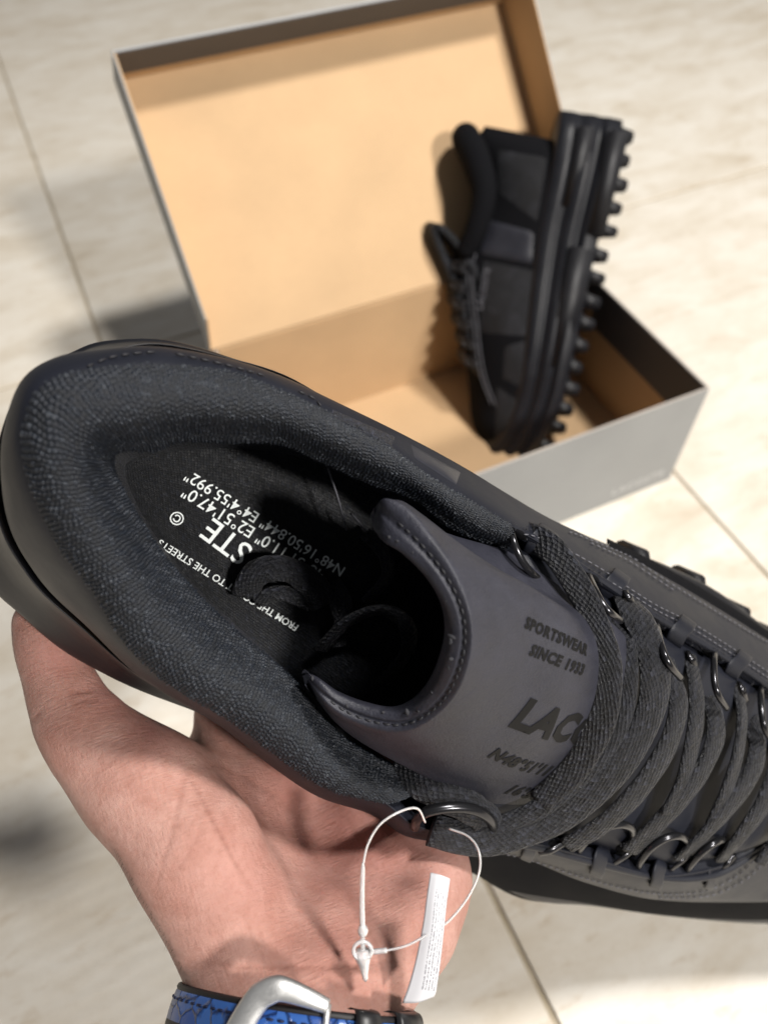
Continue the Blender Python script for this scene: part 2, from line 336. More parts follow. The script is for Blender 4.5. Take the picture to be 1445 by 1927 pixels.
# stations round the shoe: far forefoot -> heel -> near forefoot.  (edge of the opening), (foot of the upper), (widest midsole line), heights
ST = [((1520,1345,.036),(1520,1258,.014),(1530,1236,-.006)), ((1445,1290,.041),(1445,1210,.014),(1450,1188,-.006)),
 ((1340,1222,.046),(1340,1144,.015),(1348,1112,-.005)), ((1230,1158,.050),(1240,1085,.018),(1250,1062,-.004)),
 ((1120,1086,.053),(1150,1036,.021),(1150,1027,-.003)), ((1040,1035,.055),(1040,984,.024),(1050,985,-.002)),
 ((957,985,.058),(960,938,.028),(965,945,.000)), ((899,952,.058),(885,892,.031),(880,902,.002)), ((800,893,.057),(810,850,.034),(800,858,.004)),
 ((720,832,.057),(750,820,.036),(735,825,.006)), ((605,770,.058),(640,768,.040),(630,763,.010)), ((500,725,.061),(545,722,.043),(530,710,.013)),
 ((430,700,.064),(440,690,.046),(430,671,.016)), ((310,688,.068),(310,663,.050),(312,639,.018)), ((200,693,.071),(208,668,.052),(205,640,.018)),
 ((110,712,.073),(120,682,.053),(140,660,.014)), ((62,752,.074),(52,730,.052),(60,712,.010)), ((45,830,.074),(20,830,.048),(-5,845,.004)),
 ((56,895,.073),(16,928,.044),(-50,945,.000)), ((82,968,.071),(32,1002,.040),(-50,1045,-.002)), ((119,1037,.068),(66,1064,.037),(-15,1105,-.003)),
 ((172,1105,.066),(112,1122,.035),(40,1155,-.003)), ((230,1200,.063),(190,1190,.033),(111,1216,-.003)), ((290,1263,.060),(255,1252,.031),(185,1260,-.002)),
 ((339,1299,.058),(322,1300,.030),(262,1297,-.002)), ((436,1357,.056),(430,1362,.030),(402,1353,-.002)), ((533,1430,.055),(525,1437,.030),(500,1418,-.002)),
 ((620,1485,.055),(612,1494,.030),(600,1476,-.002)), ((715,1508,.055),(705,1527,.030),(705,1524,-.002)), ((782,1556,.055),(772,1566,.030),(780,1572,-.003)),
 ((880,1572,.053),(850,1594,.028),(872,1626,-.004)), ((1010,1590,.050),(972,1604,.026),(985,1686,-.005)), ((1130,1622,.046),(1098,1654,.023),(1110,1701,-.006)),
 ((1250,1650,.042),(1232,1688,.020),(1245,1720,-.007)), ((1385,1622,.039),(1378,1694,.017),(1390,1733,-.008)), ((1480,1560,.036),(1508,1692,.017),(1520,1735,-.008))]
E5 = SPs([s[0] for s in ST]); E3 = SPs([s[1] for s in ST]); E1 = SPs([s[2] for s in ST])
cen = np.array([np.interp(i, [0, 6, 17, 25, 35], [0, 0, 0, 0, 0]) for i in range(len(ST))])
mid_in = SPs([(a, b, 0) for a, b in even(np.array([(1500, 1440), (1330, 1400), (1150, 1330), (1000, 1270), (880, 1200), (700, 1120), (500, 1030), (350, 960), (230, 900), (300, 980), (450, 1080), (620, 1180), (800, 1270), (950, 1330), (1200, 1410), (1500, 1450)], float), len(ST))])
out = E1 - mid_in; out -= (out @ NW)[:, None] * NW; out /= np.linalg.norm(out, axis=1)[:, None]
def lift(P, h): return P + NW * h
# midsole: rubber wall with a sculpted side, from tread edge up to the shelf under the upper
gd = np.interp(np.arange(len(ST)), [0, 5, 10, 11, 13, 14, 16, 18, 22, 24, 26, 35], [.2, .15, .15, .6, .6, .2, .3, 1, 1, .6, .15, .1])[:, None]
wob = np.sin(np.linspace(0, 40, len(ST)))[:, None] * .0006
rails = [lift(E1 - out * .012, -.030), lift(E1 - out * .006, -.029), lift(E1 - out * .0025, -.020), lift(E1 - out * .0035, -.012), lift(E1 - out * .0004, -.008), E1,
         lift(E1 - out * .0015, .0035), E1 * .5 + E3 * .5 - NW * .003, lift(E3 + out * (.0012 + .0034 * gd), -.0030), lift(E3 + out * (.0004 + .0032 * gd), -.0036), lift(E3 + out * .0022 * gd - out * .0004, -.0050 - .005 * gd), lift(E3 - out * .003, -.0125)]
mid = link('midsole', grid_mesh('midsole', loft(rails, 5, 3)), M['rubber'], shoe)
bot = loft([rails[0], (rails[0] + mid_in - NW * .033) / 2 , mid_in - NW * .034], 4, 2)
link('outsole', grid_mesh('outsole', bot), M['outsole'], shoe)
# leather upper round heel and quarters
up_r = [lift(E3 - out * .0022, -.0095), lift(E3 - out * .0004, -.0068), lift(E3 + out * .0014, .000), E3 * .55 + E5 * .45 + out * .0035, E3 * .18 + E5 * .82 + out * .0022 + NW * .0006, E5 + NW * .0006, lift(E5 - out * .0012, .0000), lift(E5 - out * .0035, -.0025)]
upper = link('upper', grid_mesh('upper', loft(up_r, 6, 4)), M['leather'], shoe)
# padded knit collar and lining
K2 = [(952,1033,.050),(853,995,.049),(780,938,.048),(700,910,.046),(605,868,.046),(526,834,.049),(421,831,.053),(342,829,.056),(290,847,.058),(245,846,.060),(222,850,.061),(212,866,.061),
      (217,892,.060),(235,930,.058),(262,976,.055),(296,1030,.052),(340,1085,.049),(392,1140,.047),(440,1185,.046),(505,1238,.046),(570,1300,.046),(650,1392,.046),(790,1468,.047)]
WL = [(985,1070,.004),(905,1020,.004),(830,985,.004),(720,930,.004),(605,875,.004),(520,852,.004),(430,845,.004),(360,848,.004),(310,855,.004),(265,862,.004),(240,872,.004),(236,892,.004),
      (246,925,.004),(270,975,.004),(310,1035,.004),(350,1085,.004),(400,1140,.004),(450,1185,.004),(500,1230,.004),(570,1290,.004),(640,1345,.004),(720,1420,.004),(830,1480,.004)]
ZC = slice(6, 29); c5 = E5[ZC]; k2 = SPs(K2); wl = SPs(WL); oc = out[ZC]
puff = np.interp(np.arange(23), [0, 4, 8, 11, 15, 20, 22], [.006, .009, .011, .012, .012, .009, .006])[:, None]
kr = [lift(c5 - oc * .001, -.004), c5 + NW * .0004, c5 * .72 + k2 * .28 + NW * puff * .75, c5 * .42 + k2 * .58 + NW * puff, c5 * .14 + k2 * .86 + NW * puff * .5, k2, k2 * .8 + wl * .2 + oc * .004]
def knit_mesh(name, G, p=.00126, q=.00126, amp=.00072):      # every loop of the knit is a raised bead of the surface
    gu = np.gradient(G, axis=1); gv = np.gradient(G, axis=0); nn = np.cross(gu, gv); nn /= np.linalg.norm(nn, axis=2)[..., None] + 1e-12
    if (nn * NW).sum(2).mean() < 0: nn = -nn
    seg = np.linalg.norm(np.diff(G, axis=1), axis=2); rl = seg.sum(1); u1 = np.r_[0, np.cumsum(seg.mean(0))]
    dv = np.linalg.norm(np.diff(G, axis=0), axis=2).mean(1) / ((rl[1:] + rl[:-1]) / 2 / rl.mean()); v1_ = np.r_[0, np.cumsum(dv)]
    U, V = np.meshgrid(u1, v1_); U = U + .00025 * np.sin(V * 900 + 40 * np.sin(U * 14)); V = V + .00022 * np.sin(U * 700) + .0006 * np.sin(U * 30)
    cu = np.floor(U / p).astype(int); Vs = V / q + .5 * (cu % 2) + .12 * np.sin(cu * 1.7); cv = np.floor(Vs).astype(int); fu = U / p - cu; fv = Vs - cv
    rnd = np.modf(np.abs(np.sin(cu * 12.9898 + cv * 78.233) * 43758.5453))[0]
    b = np.clip(1 - (np.abs(2 * fu - 1) ** 2.2 + np.abs(2 * fv - 1) ** 2.2), 0, 1) ** .6
    fade = np.minimum(1, np.minimum(np.arange(G.shape[0]), np.arange(G.shape[0])[::-1]) / 8)[:, None]
    me_ = grid_mesh(name, G + nn * (amp * fade * b * (.55 + .75 * rnd))[..., None])
    at_ = me_.attributes.new('loop', 'FLOAT', 'POINT'); at_.data.foreach_set('value', rnd.astype(np.float32).ravel()); return me_
collar = link('collar', knit_mesh('collar', loft(kr, 60, 26)), M['knit'], shoe)
lr = [k2 * .86 + wl * .14 + oc * .001, k2 * .6 + wl * .4 + oc * .003, k2 * .25 + wl * .75 + oc * .003, wl - NW * .004 + oc * .0]
lining = link('lining', grid_mesh('lining', loft(lr, 6, 4), conf=True), M['lining'], shoe)
ins_out = SPs([(175, 830, 0), (300, 790, 0), (520, 790, 0), (720, 880, 0), (950, 1010, 0), (1150, 1160, 0)]); ins_in = SPs([(200, 950, 0), (330, 1110, 0), (500, 1260, 0), (680, 1400, 0), (820, 1500, 0), (1050, 1560, 0)])
insole = link('insole', grid_mesh('insole', loft([ins_out, (ins_out + ins_in) / 2, ins_in], 6, 6)), M['insole'], shoe)
# vamp below the laces, and the toe box
V1 = [(905,960,.036),(1000,1015,.050),(1110,1083,.048),(1230,1163,.045),(1340,1226,.041),(1445,1293,.036),(1525,1345,.031)]
V2 = [(850,1230,.040),(935,1280,.056),(1105,1335,.056),(1215,1390,.052),(1325,1440,.047),(1430,1480,.043),(1530,1470,.038)]
V3 = [(745,1505,.036),(845,1560,.047),(1010,1582,.045),(1130,1612,.041),(1250,1640,.037),(1385,1612,.034),(1490,1550,.031)]
v1, v2, v3 = SPs(V1), SPs(V2), SPs(V3)
vamp = link('vamp', grid_mesh('vamp', loft([v1 - NW * .004, v1 * .75 + v2 * .25 + NW * .005, v2, v3 * .75 + v2 * .25 + NW * .005, v3 - NW * .004], 5, 5)), M['leather'], shoe)
toe_r = [SPs([(1500,1240,.012),(1650,1400,.010),(1750,1560,.008),(1700,1720,.010),(1500,1714,.012)]), SPs([(1510,1300,.030),(1600,1400,.032),(1650,1540,.030),(1600,1650,.028),(1490,1650,.028)]), SPs([(1500,1350,.036),(1530,1400,.038),(1550,1470,.039),(1530,1530,.038),(1480,1560,.036)])]
toe = link('toe_cap', grid_mesh('toe_cap', loft(toe_r, 6, 6)), M['leather'], shoe)
tr2 = [SPs([(1500,1235,-.030),(1720,1380,-.030),(1830,1560,-.030),(1740,1760,-.030),(1500,1738,-.030)]), SPs([(1500,1230,-.005),(1720,1380,-.002),(1830,1560,0),(1740,1760,-.003),(1500,1736,-.006)]), toe_r[0]]
link('toe_bumper', grid_mesh('toe_bumper', loft(tr2, 6, 4)), M['rubber'], shoe)

# tongue: thick curled sheet, rim rolled toward the camera
TI = [(706,985,.076),(722,1018,.082),(762,1045,.088),(806,1090,.093),(836,1140,.096),(846,1190,.096),(838,1238,.094),(818,1286,.089),(788,1320,.083),(749,1337,.077),(699,1330,.071),(645,1309,.066),(602,1280,.063),(582,1270,.062)]
TO = [(722,938,.080),(764,955,.085),(806,1002,.091),(850,1062,.097),(880,1124,.100),(892,1186,.101),(885,1250,.099),(862,1306,.094),(822,1350,.087),(768,1378,.080),(708,1376,.073),(648,1354,.067),(606,1322,.063),(573,1288,.061)]
TA = [(765,948,.074),(845,1008,.079),(920,1062,.083),(985,1100,.086),(1010,1150,.088),(1005,1210,.089),(985,1280,.087),(950,1350,.083),(905,1410,.076),(850,1445,.068),(770,1432,.062),(700,1408,.059),(640,1368,.058),(590,1310,.057)]
TB = [(850,1010,.064),(949,1090,.068),(1040,1130,.072),(1095,1165,.074),(1130,1215,.075),(1135,1270,.075),(1120,1330,.074),(1090,1390,.071),(1050,1440,.066),(1000,1490,.059),(930,1520,.053),(860,1492,.051),(790,1450,.050),(700,1400,.050)]
TC = [(960,1040,.054),(1050,1100,.058),(1120,1150,.060),(1170,1190,.062),(1200,1240,.063),(1205,1290,.063),(1190,1350,.062),(1160,1420,.060),(1110,1480,.056),(1050,1530,.050),(980,1550,.047),(920,1530,.046),(860,1500,.045),(800,1465,.045)]
ti, to, ta, tb, tc = map(SPs, (TI, TO, TA, TB, TC))
inn = to - ta; 
tr = [ti * .55 + tb * .45 - NW * .018, ti * .9 + ta * .1 - NW * .007, ti - NW * .0005, ti * .7 + to * .3 + NW * .0016, ti * .5 + to * .5 + NW * .0007, ti * .25 + to * .75 + NW * .0017, to + NW * .0004, to * .8 + ta * .2 + NW * .0003, ta, ta * .5 + tb * .5 + NW * .002, tb, tc]
for e_, k_ in ((0, 0), (-1, len(TI))):               # side edges rolled under
    tip = (ti[e_] + to[e_]) / 2 - NW * .0045
    tr = [np.insert(r_, k_, (tip if 1 <= q_ <= 7 else r_[e_] - NW * .0045), axis=0) for q_, r_ in enumerate(tr)]
tongue = link('tongue', grid_mesh('tongue', loft(tr, 8, 5)), M['leather_soft'], shoe)
tb_bvh = bvh_of(tongue)
# fuzzy loop stitches along the inside of the tongue rim
G = []
rimp = even(np.array([ti[i] * .8 + to[i] * .2 for i in range(14)]), 44)
for p in rimp[2:-1]:
    q = p + rng.normal(0, .0008, 3); r = rng.uniform(.0004, .0008)
    a = np.linspace(-1, 1, 5); P = q + np.outer(a, rng.normal(0, .0008, 3)); G.append(tube_grid(P, r * np.sqrt(1.05 - a * a), up=(.3, .5, .9), n=6))
link('overlock_stitch', join_grids('overlock_stitch', G), M['fuzz'], tongue, kind='stuff')

stitches('rim_stitching', [even(ti[1:-1] * .42 + to[1:-1] * .58 + NW * .0012, 160)], M['thread_dark'], tongue, L=.0022, gap=.0009, r=.00034)

# printed insole lettering, lying on the insole plane
def ins_text(body, px, py, size, ang=212.0, name='insole_print'):
    o = SP(px, py, .0006); a = math.radians(ang); e = SP(px + 20 * math.cos(a), py - 20 * math.sin(a), .0006); right = e - o
    up = np.cross(NW, right); return link(name, place_text(text_mesh(name, body, size, bold=size * .004), o, right, up), M['print'], insole, smooth=False)
ins_text('N48°16\'50.844" E4°4\'55.992"', 505, 988, .0061, 148)
ins_text('48°51\'11.0" E2°51\'47.0"', 481, 1006, .0066, 148)
ins_text('STE', 428, 1018, .0128, 143)
ins_text('©', 334, 974, .0068, 148)
ins_text('FROM THE COURT TO THE STREETS', 434, 1104, .0039, 148)

# eyestay: overlays, stitch lines, slots, tabs, wire loops
up_bvh = bvh_of(upper, collar, vamp, mid)
def band(name, far, idx, a0, a1, b0, b1, m):
    i = list(idx); r = [lift(E3[i] * (1 - k) + E1[i] * k + out[i] * (.0016 + .003 * math.sin(math.pi * j / 4)), dz) for j, (k, dz) in enumerate(zip(np.linspace(a0, a1, 5), np.linspace(b0, b1, 5)))]
    return link(name, grid_mesh(name, loft(r, 8, 4)), m, shoe)
band('mudguard', 0, range(30, 36), -.10, 1.06, -.0015, -.002, M['suede'])
band('mudguard', 1, range(0, 5), -.05, .42, -.001, -.003, M['suede'])
def pxline(pts, n=40): return even(np.array(pts, float), n)
st = []
for pts in ([(985,1004),(1046,1027),(1124,1069),(1186,1111),(1236,1142),(1298,1173),(1376,1221),(1450,1270)], [(1150,1098),(1186,1120),(1236,1151),(1298,1183),(1376,1232),(1450,1281)],
            [(1070,1003),(1090,1010),(1180,1047),(1219,1072),(1278,1111),(1334,1145),(1413,1193),(1450,1214)], [(1110,1023),(1180,1056),(1219,1081),(1278,1120)]):
    st.append(hits(up_bvh, pxline(pts, 60), .0005))
for pts in ([(905,1600),(980,1612),(1090,1648),(1180,1672),(1255,1682),(1330,1674),(1395,1640),(1450,1575)], [(1238,1688),(1300,1688),(1350,1680),(1410,1648),(1450,1605)]):
    st.append(hits(up_bvh, pxline(pts, 70), .0005))
stitches('stitching', st, M['thread'], upper, L=.0024, r=.00030)
st = [hits(up_bvh, pxline(p, 50), .0005) for p in ([(165,692),(205,676),(250,668),(300,664)], [(560,738),(590,752),(604,768)], [(330,668),(430,690),(520,716)])]
stitches('stitching', st, M['thread_dark'], upper, L=.0024, r=.00032)
def dome(name, cs, m, parent, e=2.2, nb=10):            # dark slot lying on the upper
    c = np.array(cs, float); pos = np.zeros((nb, nb, 3))
    for i, v in enumerate(np.linspace(-1, 1, nb)):
        for j, u in enumerate(np.linspace(-1, 1, nb)):
            x = (c[0] * (1 - u) * (1 - v) + c[1] * (1 + u) * (1 - v) + c[2] * (1 + u) * (1 + v) + c[3] * (1 - u) * (1 + v)) / 4
            k = max(0, 1 - abs(u) ** e) ** .5 * max(0, 1 - abs(v) ** e) ** .5; pos[i, j] = hit(up_bvh, x[0], x[1], .0009 * k - .0012 * (1 - k))[0]
    return link(name, grid_mesh(name, pos), m, parent)
def tab(x, y, ox, oy):                                # leather tab folded over the rolled edge; (ox, oy) points away from the laces
    hgt = lambda p: (p - (C0 + R @ SH_O)) @ NW
    p0 = hit(up_bvh, x + ox, y + oy, .0010)[0]; p1 = hit(up_bvh, x + ox * .5, y + oy * .5, .0012)[0]; h = max(hgt(p1), hgt(p0)) + .0014
    P = even(np.array([p0, p1, SP(x, y, h), SP(x - ox * .55, y - oy * .75, h - .0012), SP(x - ox * .9, y - oy * 1.3, h - .0050)]), 18)
    q1 = hit(up_bvh, x + ox * .6 - oy * .45, y + oy * .6 + ox * .45)[0]; q2 = hit(up_bvh, x + ox * .6 + oy * .45, y + oy * .6 - ox * .45)[0]
    bn = (q1 - q2) / np.linalg.norm(q1 - q2); T = np.gradient(P, axis=0); T /= np.linalg.norm(T, axis=1)[:, None]; nn = np.cross(bn, T); nn /= np.linalg.norm(nn, axis=1)[:, None]
    nn *= np.sign((nn @ NW).sum()); a = np.linspace(0, 2 * np.pi, 24, endpoint=False); ca = np.sign(np.cos(a)) * np.abs(np.cos(a)) ** .4; sa = np.sign(np.sin(a)) * np.abs(np.sin(a)) ** .5
    G = P[:, None] + .0046 * ca[None, :, None] * bn + .0007 * sa[None, :, None] * nn[:, None]
    link('eyestay_tab', grid_mesh('eyestay_tab', G, closed=True, caps=True), M['leather'], upper)
for r_, nm_ in ((SPs([(960,990,.0560),(1000,1012,.0550),(1042,1036,.0545),(1122,1088,.0520),(1232,1160,.0490),(1342,1224,.0450),(1447,1292,.0400),(1522,1347,.0350)]), 0), (SPs([(872,1572,.0520),(940,1584,.0505),(1010,1594,.0490),(1130,1626,.0450),(1250,1652,.0412),(1330,1650,.0400),(1385,1628,.0385),(1480,1566,.0350)]), 1)):
    tube('rolled_edge', even(r_, 80), .0017, M['leather'], upper, n=12, up=NW)
for x, y in ((1014,1022), (1152,1104), (1277,1190), (1384,1254), (1482,1322)): tab(x, y, 15, -21)
for x, y in ((1128,1622), (1238,1646), (1338,1648), (998,1592)): tab(x, y, -9, 21)
FS = [[(1094,1072),(1126,1082),(1134,1104),(1108,1092)], [(1212,1150),(1246,1166),(1258,1198),(1232,1184)], [(1300,1206),(1358,1230),(1366,1248),(1336,1244)], [(958,988),(990,1000),(995,1022),(965,1012)], [(1408,1278),(1448,1302),(1456,1322),(1428,1314)]]
NS = [[(1022,1586),(1062,1566),(1080,1588),(1040,1606)], [(1150,1594),(1186,1576),(1196,1598),(1166,1622)], [(1262,1612),(1298,1590),(1308,1616),(1276,1640)], [(1356,1612),(1384,1596),(1392,1622),(1366,1640)]]
for q in FS + NS: dome('slot', q, M['suede'], upper)
def pxpatch(name, cs, lift_, m, n=12):
    c = np.array(cs, float); pos = np.zeros((n, n, 3))
    for i, v in enumerate(np.linspace(0, 1, n)):
        for j, u in enumerate(np.linspace(0, 1, n)):
            x = c[0] * (1 - u) * (1 - v) + c[1] * u * (1 - v) + c[2] * u * v + c[3] * (1 - u) * v; pos[i, j] = hit(up_bvh, x[0], x[1], lift_ * min(1, min(u, 1 - u, v, 1 - v) * 3) ** .5 - .0002)[0]
    return link(name, grid_mesh(name, pos), m, upper)
pxpatch('gloss_overlay', [(768,832),(872,890),(862,916),(776,860)], .0007, M['glossy'])
pxpatch('mesh_panel', [(618,766),(752,824),(744,846),(618,780)], .0006, M['lining'])
G = []
for q in FS + NS:                                   # frayed cut edges above every slot
    a, b = np.array(q[0], float), np.array(q[1], float); c = np.array(q[2], float)
    for k in range(9):
        u = rng.uniform(0, 1.6); p = a + (b - a) * min(u, 1) + (c - b) * max(0, u - 1) + rng.normal(0, 1.6, 2)
        o_, n_ = hit(up_bvh, *p, .0012); d = rng.normal(0, 1, 3); d -= n_ * (d @ n_) * .4; d /= np.linalg.norm(d)
        G.append(tube_grid(np.array([o_ - d * .0006, o_ + n_ * .0002, o_ + d * .0006]), .00012, up=n_ + .01, n=5))
link('frayed_edge', join_grids('frayed_edge', G), M['fuzz'], upper, kind='stuff')
def wire(pts, r=.00130, name='lace_loop', ryf=1.0): 
    P = even(SPs(pts), 26); tube(name, P, r, M['wire'], shoe, n=12, up=NW, ry=r * ryf)
for w in ([(960,990,.054),(963,1008,.0595),(970,1030,.062),(984,1058,.0625),(1000,1078,.061),(1013,1089,.057)], [(1106,1078,.050),(1112,1094,.060),(1122,1116,.0690),(1134,1138,.0730),(1150,1155,.0740),(1167,1168,.068)],
          [(1234,1170,.047),(1238,1190,.0590),(1246,1222,.0680),(1260,1252,.0710),(1281,1277,.066)], [(1345,1226,.044),(1343,1248,.053),(1344,1284,.0585),(1352,1310,.0600),(1367,1333,.056)],
          [(1432,1290,.039),(1431,1312,.048),(1434,1350,.0535),(1440,1374,.0545),(1452,1396,.051)]): wire(w)
wire([(781,1556,.054),(786,1540,.0600),(806,1527,.0635),(845,1520,.0650),(884,1522,.0650),(913,1534,.0635),(927,1552,.0600),(922,1572,.0555),(890,1577,.054)], .0019)
for w in ([(1086,1606,.045),(1096,1590,.051),(1112,1574,.0545),(1138,1558,.0565),(1168,1552,.0565),(1188,1559,.054),(1190,1575,.049)], [(1198,1636,.041),(1208,1616,.047),(1226,1594,.051),(1254,1577,.053),(1280,1574,.052),(1294,1586,.047)],
          [(1288,1644,.038),(1302,1624,.044),(1322,1602,.048),(1344,1586,.049),(1360,1580,.046)]): wire(w, .00155)
for w in ([(1176,1112,.052),(1184,1124,.0545),(1192,1142,.052)], [(1294,1226,.048),(1302,1240,.051),(1311,1262,.049)], [(1391,1284,.044),(1398,1298,.047),(1404,1320,.045)],
          [(1014,1607,.0485),(1036,1602,.051),(1062,1588,.0505)], [(1154,1628,.045),(1174,1614,.048),(1194,1598,.0475)], [(1264,1638,.042),(1280,1624,.045),(1298,1608,.0445)], [(1356,1640,.038),(1368,1628,.041),(1382,1612,.0405)]): wire(w, .0013, 'wire_end', .45)
# laces: flat woven straps
def strap(pts, w=.0100, th=.0021, tilt=(0, 0, 0), m='lace', n=60, par=None, name='lace'):
    P = even(SPs(pts), n); upv = NW + np.array(R @ np.array(tilt, float))
    th = th * 1.35; wv = w * 1.08 * (1 + .06 * np.sin(np.linspace(0, 9, n) + len(pts) + w * 9e3) + .03 * np.sin(np.linspace(0, 31, n)))
    tw = rng.uniform(-.25, .25, 2); upv = upv[None] + np.sin(np.linspace(0, 3, n) + tw[0] * 9)[:, None] * tw[1] * (R @ np.array([1., 0, 0]))[None]; upv = upv / np.linalg.norm(upv, axis=1)[:, None]
    G = ribbon_grid(P, wv, th, upv, 22)
    return link(name, grid_mesh(name, G, closed=True, caps=True), M[m], par or shoe)
strap([(990,1008,.049),(1018,1020,.056),(1048,1045,.0615),(1094,1116,.0685),(1128,1190,.0755),(1144,1255,.0775),(1140,1320,.0770),(1118,1385,.0745),(1078,1450,.069),(1015,1510,.062)], .0088, .0022, (-.65, .1, 0))
strap([(1150,1135,.046),(1166,1180,.0570),(1180,1240,.0665),(1178,1320,.0690),(1148,1395,.0685),(1092,1458,.066),(1015,1522,.0625),(930,1556,.058)], .0070, .0021, (-.45, .05, 0))
strap([(1172,1118,.047),(1192,1150,.0560),(1216,1200,.0640),(1232,1260,.0690),(1226,1330,.0705),(1190,1405,.0705),(1125,1482,.0675),(1038,1542,.0625),(940,1576,.0595),(868,1577,.0590),(812,1562,.0580)], .0115, .0022, (.0, .15, 0))
strap([(1250,1232,.049),(1266,1280,.0580),(1276,1335,.0625),(1250,1415,.0645),(1192,1498,.0620),(1128,1556,.0570),(1066,1592,.0505)], .0086, .0021, (.1, .1, 0))
strap([(1296,1232,.0465),(1308,1290,.0545),(1310,1350,.0585),(1300,1410,.0600),(1284,1470,.0590),(1255,1530,.0565)], .0074, .0020, (.2, 0, 0))
strap([(1330,1300,.046),(1345,1350,.0530),(1343,1400,.0570),(1305,1475,.0590),(1243,1545,.0550),(1184,1602,.0480)], .0084, .0021, (.1, .1, 0))
strap([(1386,1290,.043),(1396,1350,.0500),(1388,1420,.0540),(1368,1485,.0545),(1340,1550,.0520)], .0074, .0020, (.2, 0, 0))
strap([(1408,1350,.044),(1424,1395,.0480),(1416,1450,.0525),(1372,1518,.0540),(1318,1578,.0500),(1278,1615,.0440)], .0082, .0021, (.1, .1, 0))
strap([(1446,1350,.041),(1462,1420,.0460),(1440,1505,.0510),(1392,1575,.0480),(1356,1618,.0420)], .0082, .0021, (.1, .1, 0))
strap([(1490,1400,.042),(1505,1470,.0460),(1480,1560,.0470),(1430,1625,.0430)], .0082, .0021, (.1, .1, 0))
strap([(742,1438,.047),(790,1470,.0555),(840,1496,.0600),(885,1520,.0610),(915,1545,.0590),(900,1565,.056)], .0110, .0022, (-.1, .3, 0))
# loose lace ends pushed inside
strap([(462,1120,.004),(474,1090,.009),(502,1070,.012),(548,1074,.012),(588,1102,.011),(608,1136,.006)], .0098, .0024, (0, -.15, 0))
strap([(486,1132,.003),(512,1116,.007),(550,1120,.008),(585,1138,.006)], .0060, .0024, (0, -.3, 0))
strap([(622,1098,.003),(640,1130,.008),(646,1172,.008),(632,1215,.004)], .0085, .0020, (.2, 0, 0))
strap([(600,1225,.006),(655,1170,.014),(715,1148,.020),(762,1172,.020),(766,1225,.014),(720,1285,.006)], .0060, .0020, (.0, -1.2, 0))
strap([(690,1000,.010),(722,1040,.014),(728,1085,.014),(690,1130,.008)], .0060, .0020, (.8, -.6, 0))
for a, b in (((617,880,.022), (652,998,.016)), ((660,966,.016), (690,1002,.014))): tube('highlight_strand', even(SPs([a, ((a[0] + b[0]) / 2 + 2, (a[1] + b[1]) / 2, .019), b]), 8), .0004, M['thread'], lining, n=6, up=NW)  # pale strands standing in for thin highlights inside the shoe
# tongue lettering, wrapped on to the tongue
def tongue_text(body, px, py, size, a=-14, sp=1.0):
    me_ = text_mesh('tongue_print', body, size, 0.0, 2, sp, size * .05); o, n = hit(tb_bvh, px, py); ang = math.radians(a)
    e = hit(tb_bvh, px + 12 * math.cos(ang), py - 12 * math.sin(ang))[0]
    bm = bmesh.new(); bm.from_mesh(me_); bmesh.ops.triangulate(bm, faces=bm.faces)
    for _ in range(3):
        lg = [ed for ed in bm.edges if ed.calc_length() > .0011]
        if lg: bmesh.ops.subdivide_edges(bm, edges=lg, cuts=1); bmesh.ops.triangulate(bm, faces=bm.faces)
    bm.to_mesh(me_); bm.free(); r_ = e - o; place_text(me_, o + n * .02, r_, np.cross(n, r_))
    miss = []
    for v in me_.vertices:
        p, nn, _, _ = tb_bvh.ray_cast(v.co, Vector(-n), .04)
        if p is not None: v.co = p + Vector(n) * .00022
        else: miss.append(v.index)
    bm = bmesh.new(); bm.from_mesh(me_); bm.verts.ensure_lookup_table(); bmesh.ops.delete(bm, geom=[bm.verts[k] for k in miss], context='VERTS'); bm.to_mesh(me_); bm.free()
    link('tongue_print', me_, M['tprint'], tongue, smooth=False)
for a in (('SPORTSWEAR', 1050, 1200, .0048, -24, 1.15), ('SINCE 1933', 1052, 1245, .0050, -22, 1.15), ('LACOSTE', 1092, 1378, .0160, -12, 1.05), ('N48°51\'11', 985, 1442, .0072, -14, 1.1), ('16\'50', 985, 1492, .0080, -14, 1.1)):
    tongue_text(*a)
# lugs of the outsole
Et = spl(E1, 12); Eo = spl(out, 12)
def lug(i, name='lug', ext=.006, w=.0062, dz=-.036):
    p, o_ = Et[i], Eo[i] / np.linalg.norm(Eo[i]); tg = np.cross(NW, o_)
    bm = bmesh.new(); vs = []
    for (e, ww, z) in ((-.012, 1.0, dz + .022), (ext * .55, 1.0, dz + .020), (-.012, .8, dz), (ext, .72, dz + .001)):
        for s_ in (-1, 1): vs.append(bm.verts.new(p + o_ * e + tg * w * ww * s_ + NW * z))
    for f in ((0, 1, 3, 2), (4, 6, 7, 5), (2, 3, 7, 6), (0, 4, 5, 1), (0, 2, 6, 4), (1, 5, 7, 3)): bm.faces.new([vs[k] for k in f])
    bmesh.ops.recalc_face_normals(bm, faces=bm.faces); bmesh.ops.bevel(bm, geom=bm.edges[:], offset=.0009, segments=2, affect='EDGES')
    me_ = bpy.data.meshes.new(name); bm.to_mesh(me_); bm.free(); link(name, me_, M['outsole'], shoe)
def nearest(px, py): return int(np.argmin(((np.array([proj(q) for q in Et]) - (px, py)) ** 2).sum(1)))
def proj(p): v = R.T @ (np.array(p) - C0); return np.array([CX + F * v[0] / -v[2], CY - F * v[1] / -v[2]])
for q in ((1218, 1058), (1322, 1106), (1402, 1158), (1475, 1215)): lug(nearest(*q), ext=.0046, w=.0036, dz=-.022)
for q in ((1065, 1700), (1190, 1715), (1320, 1728), (1430, 1738)): lug(nearest(*q), ext=-.004, w=.0045)

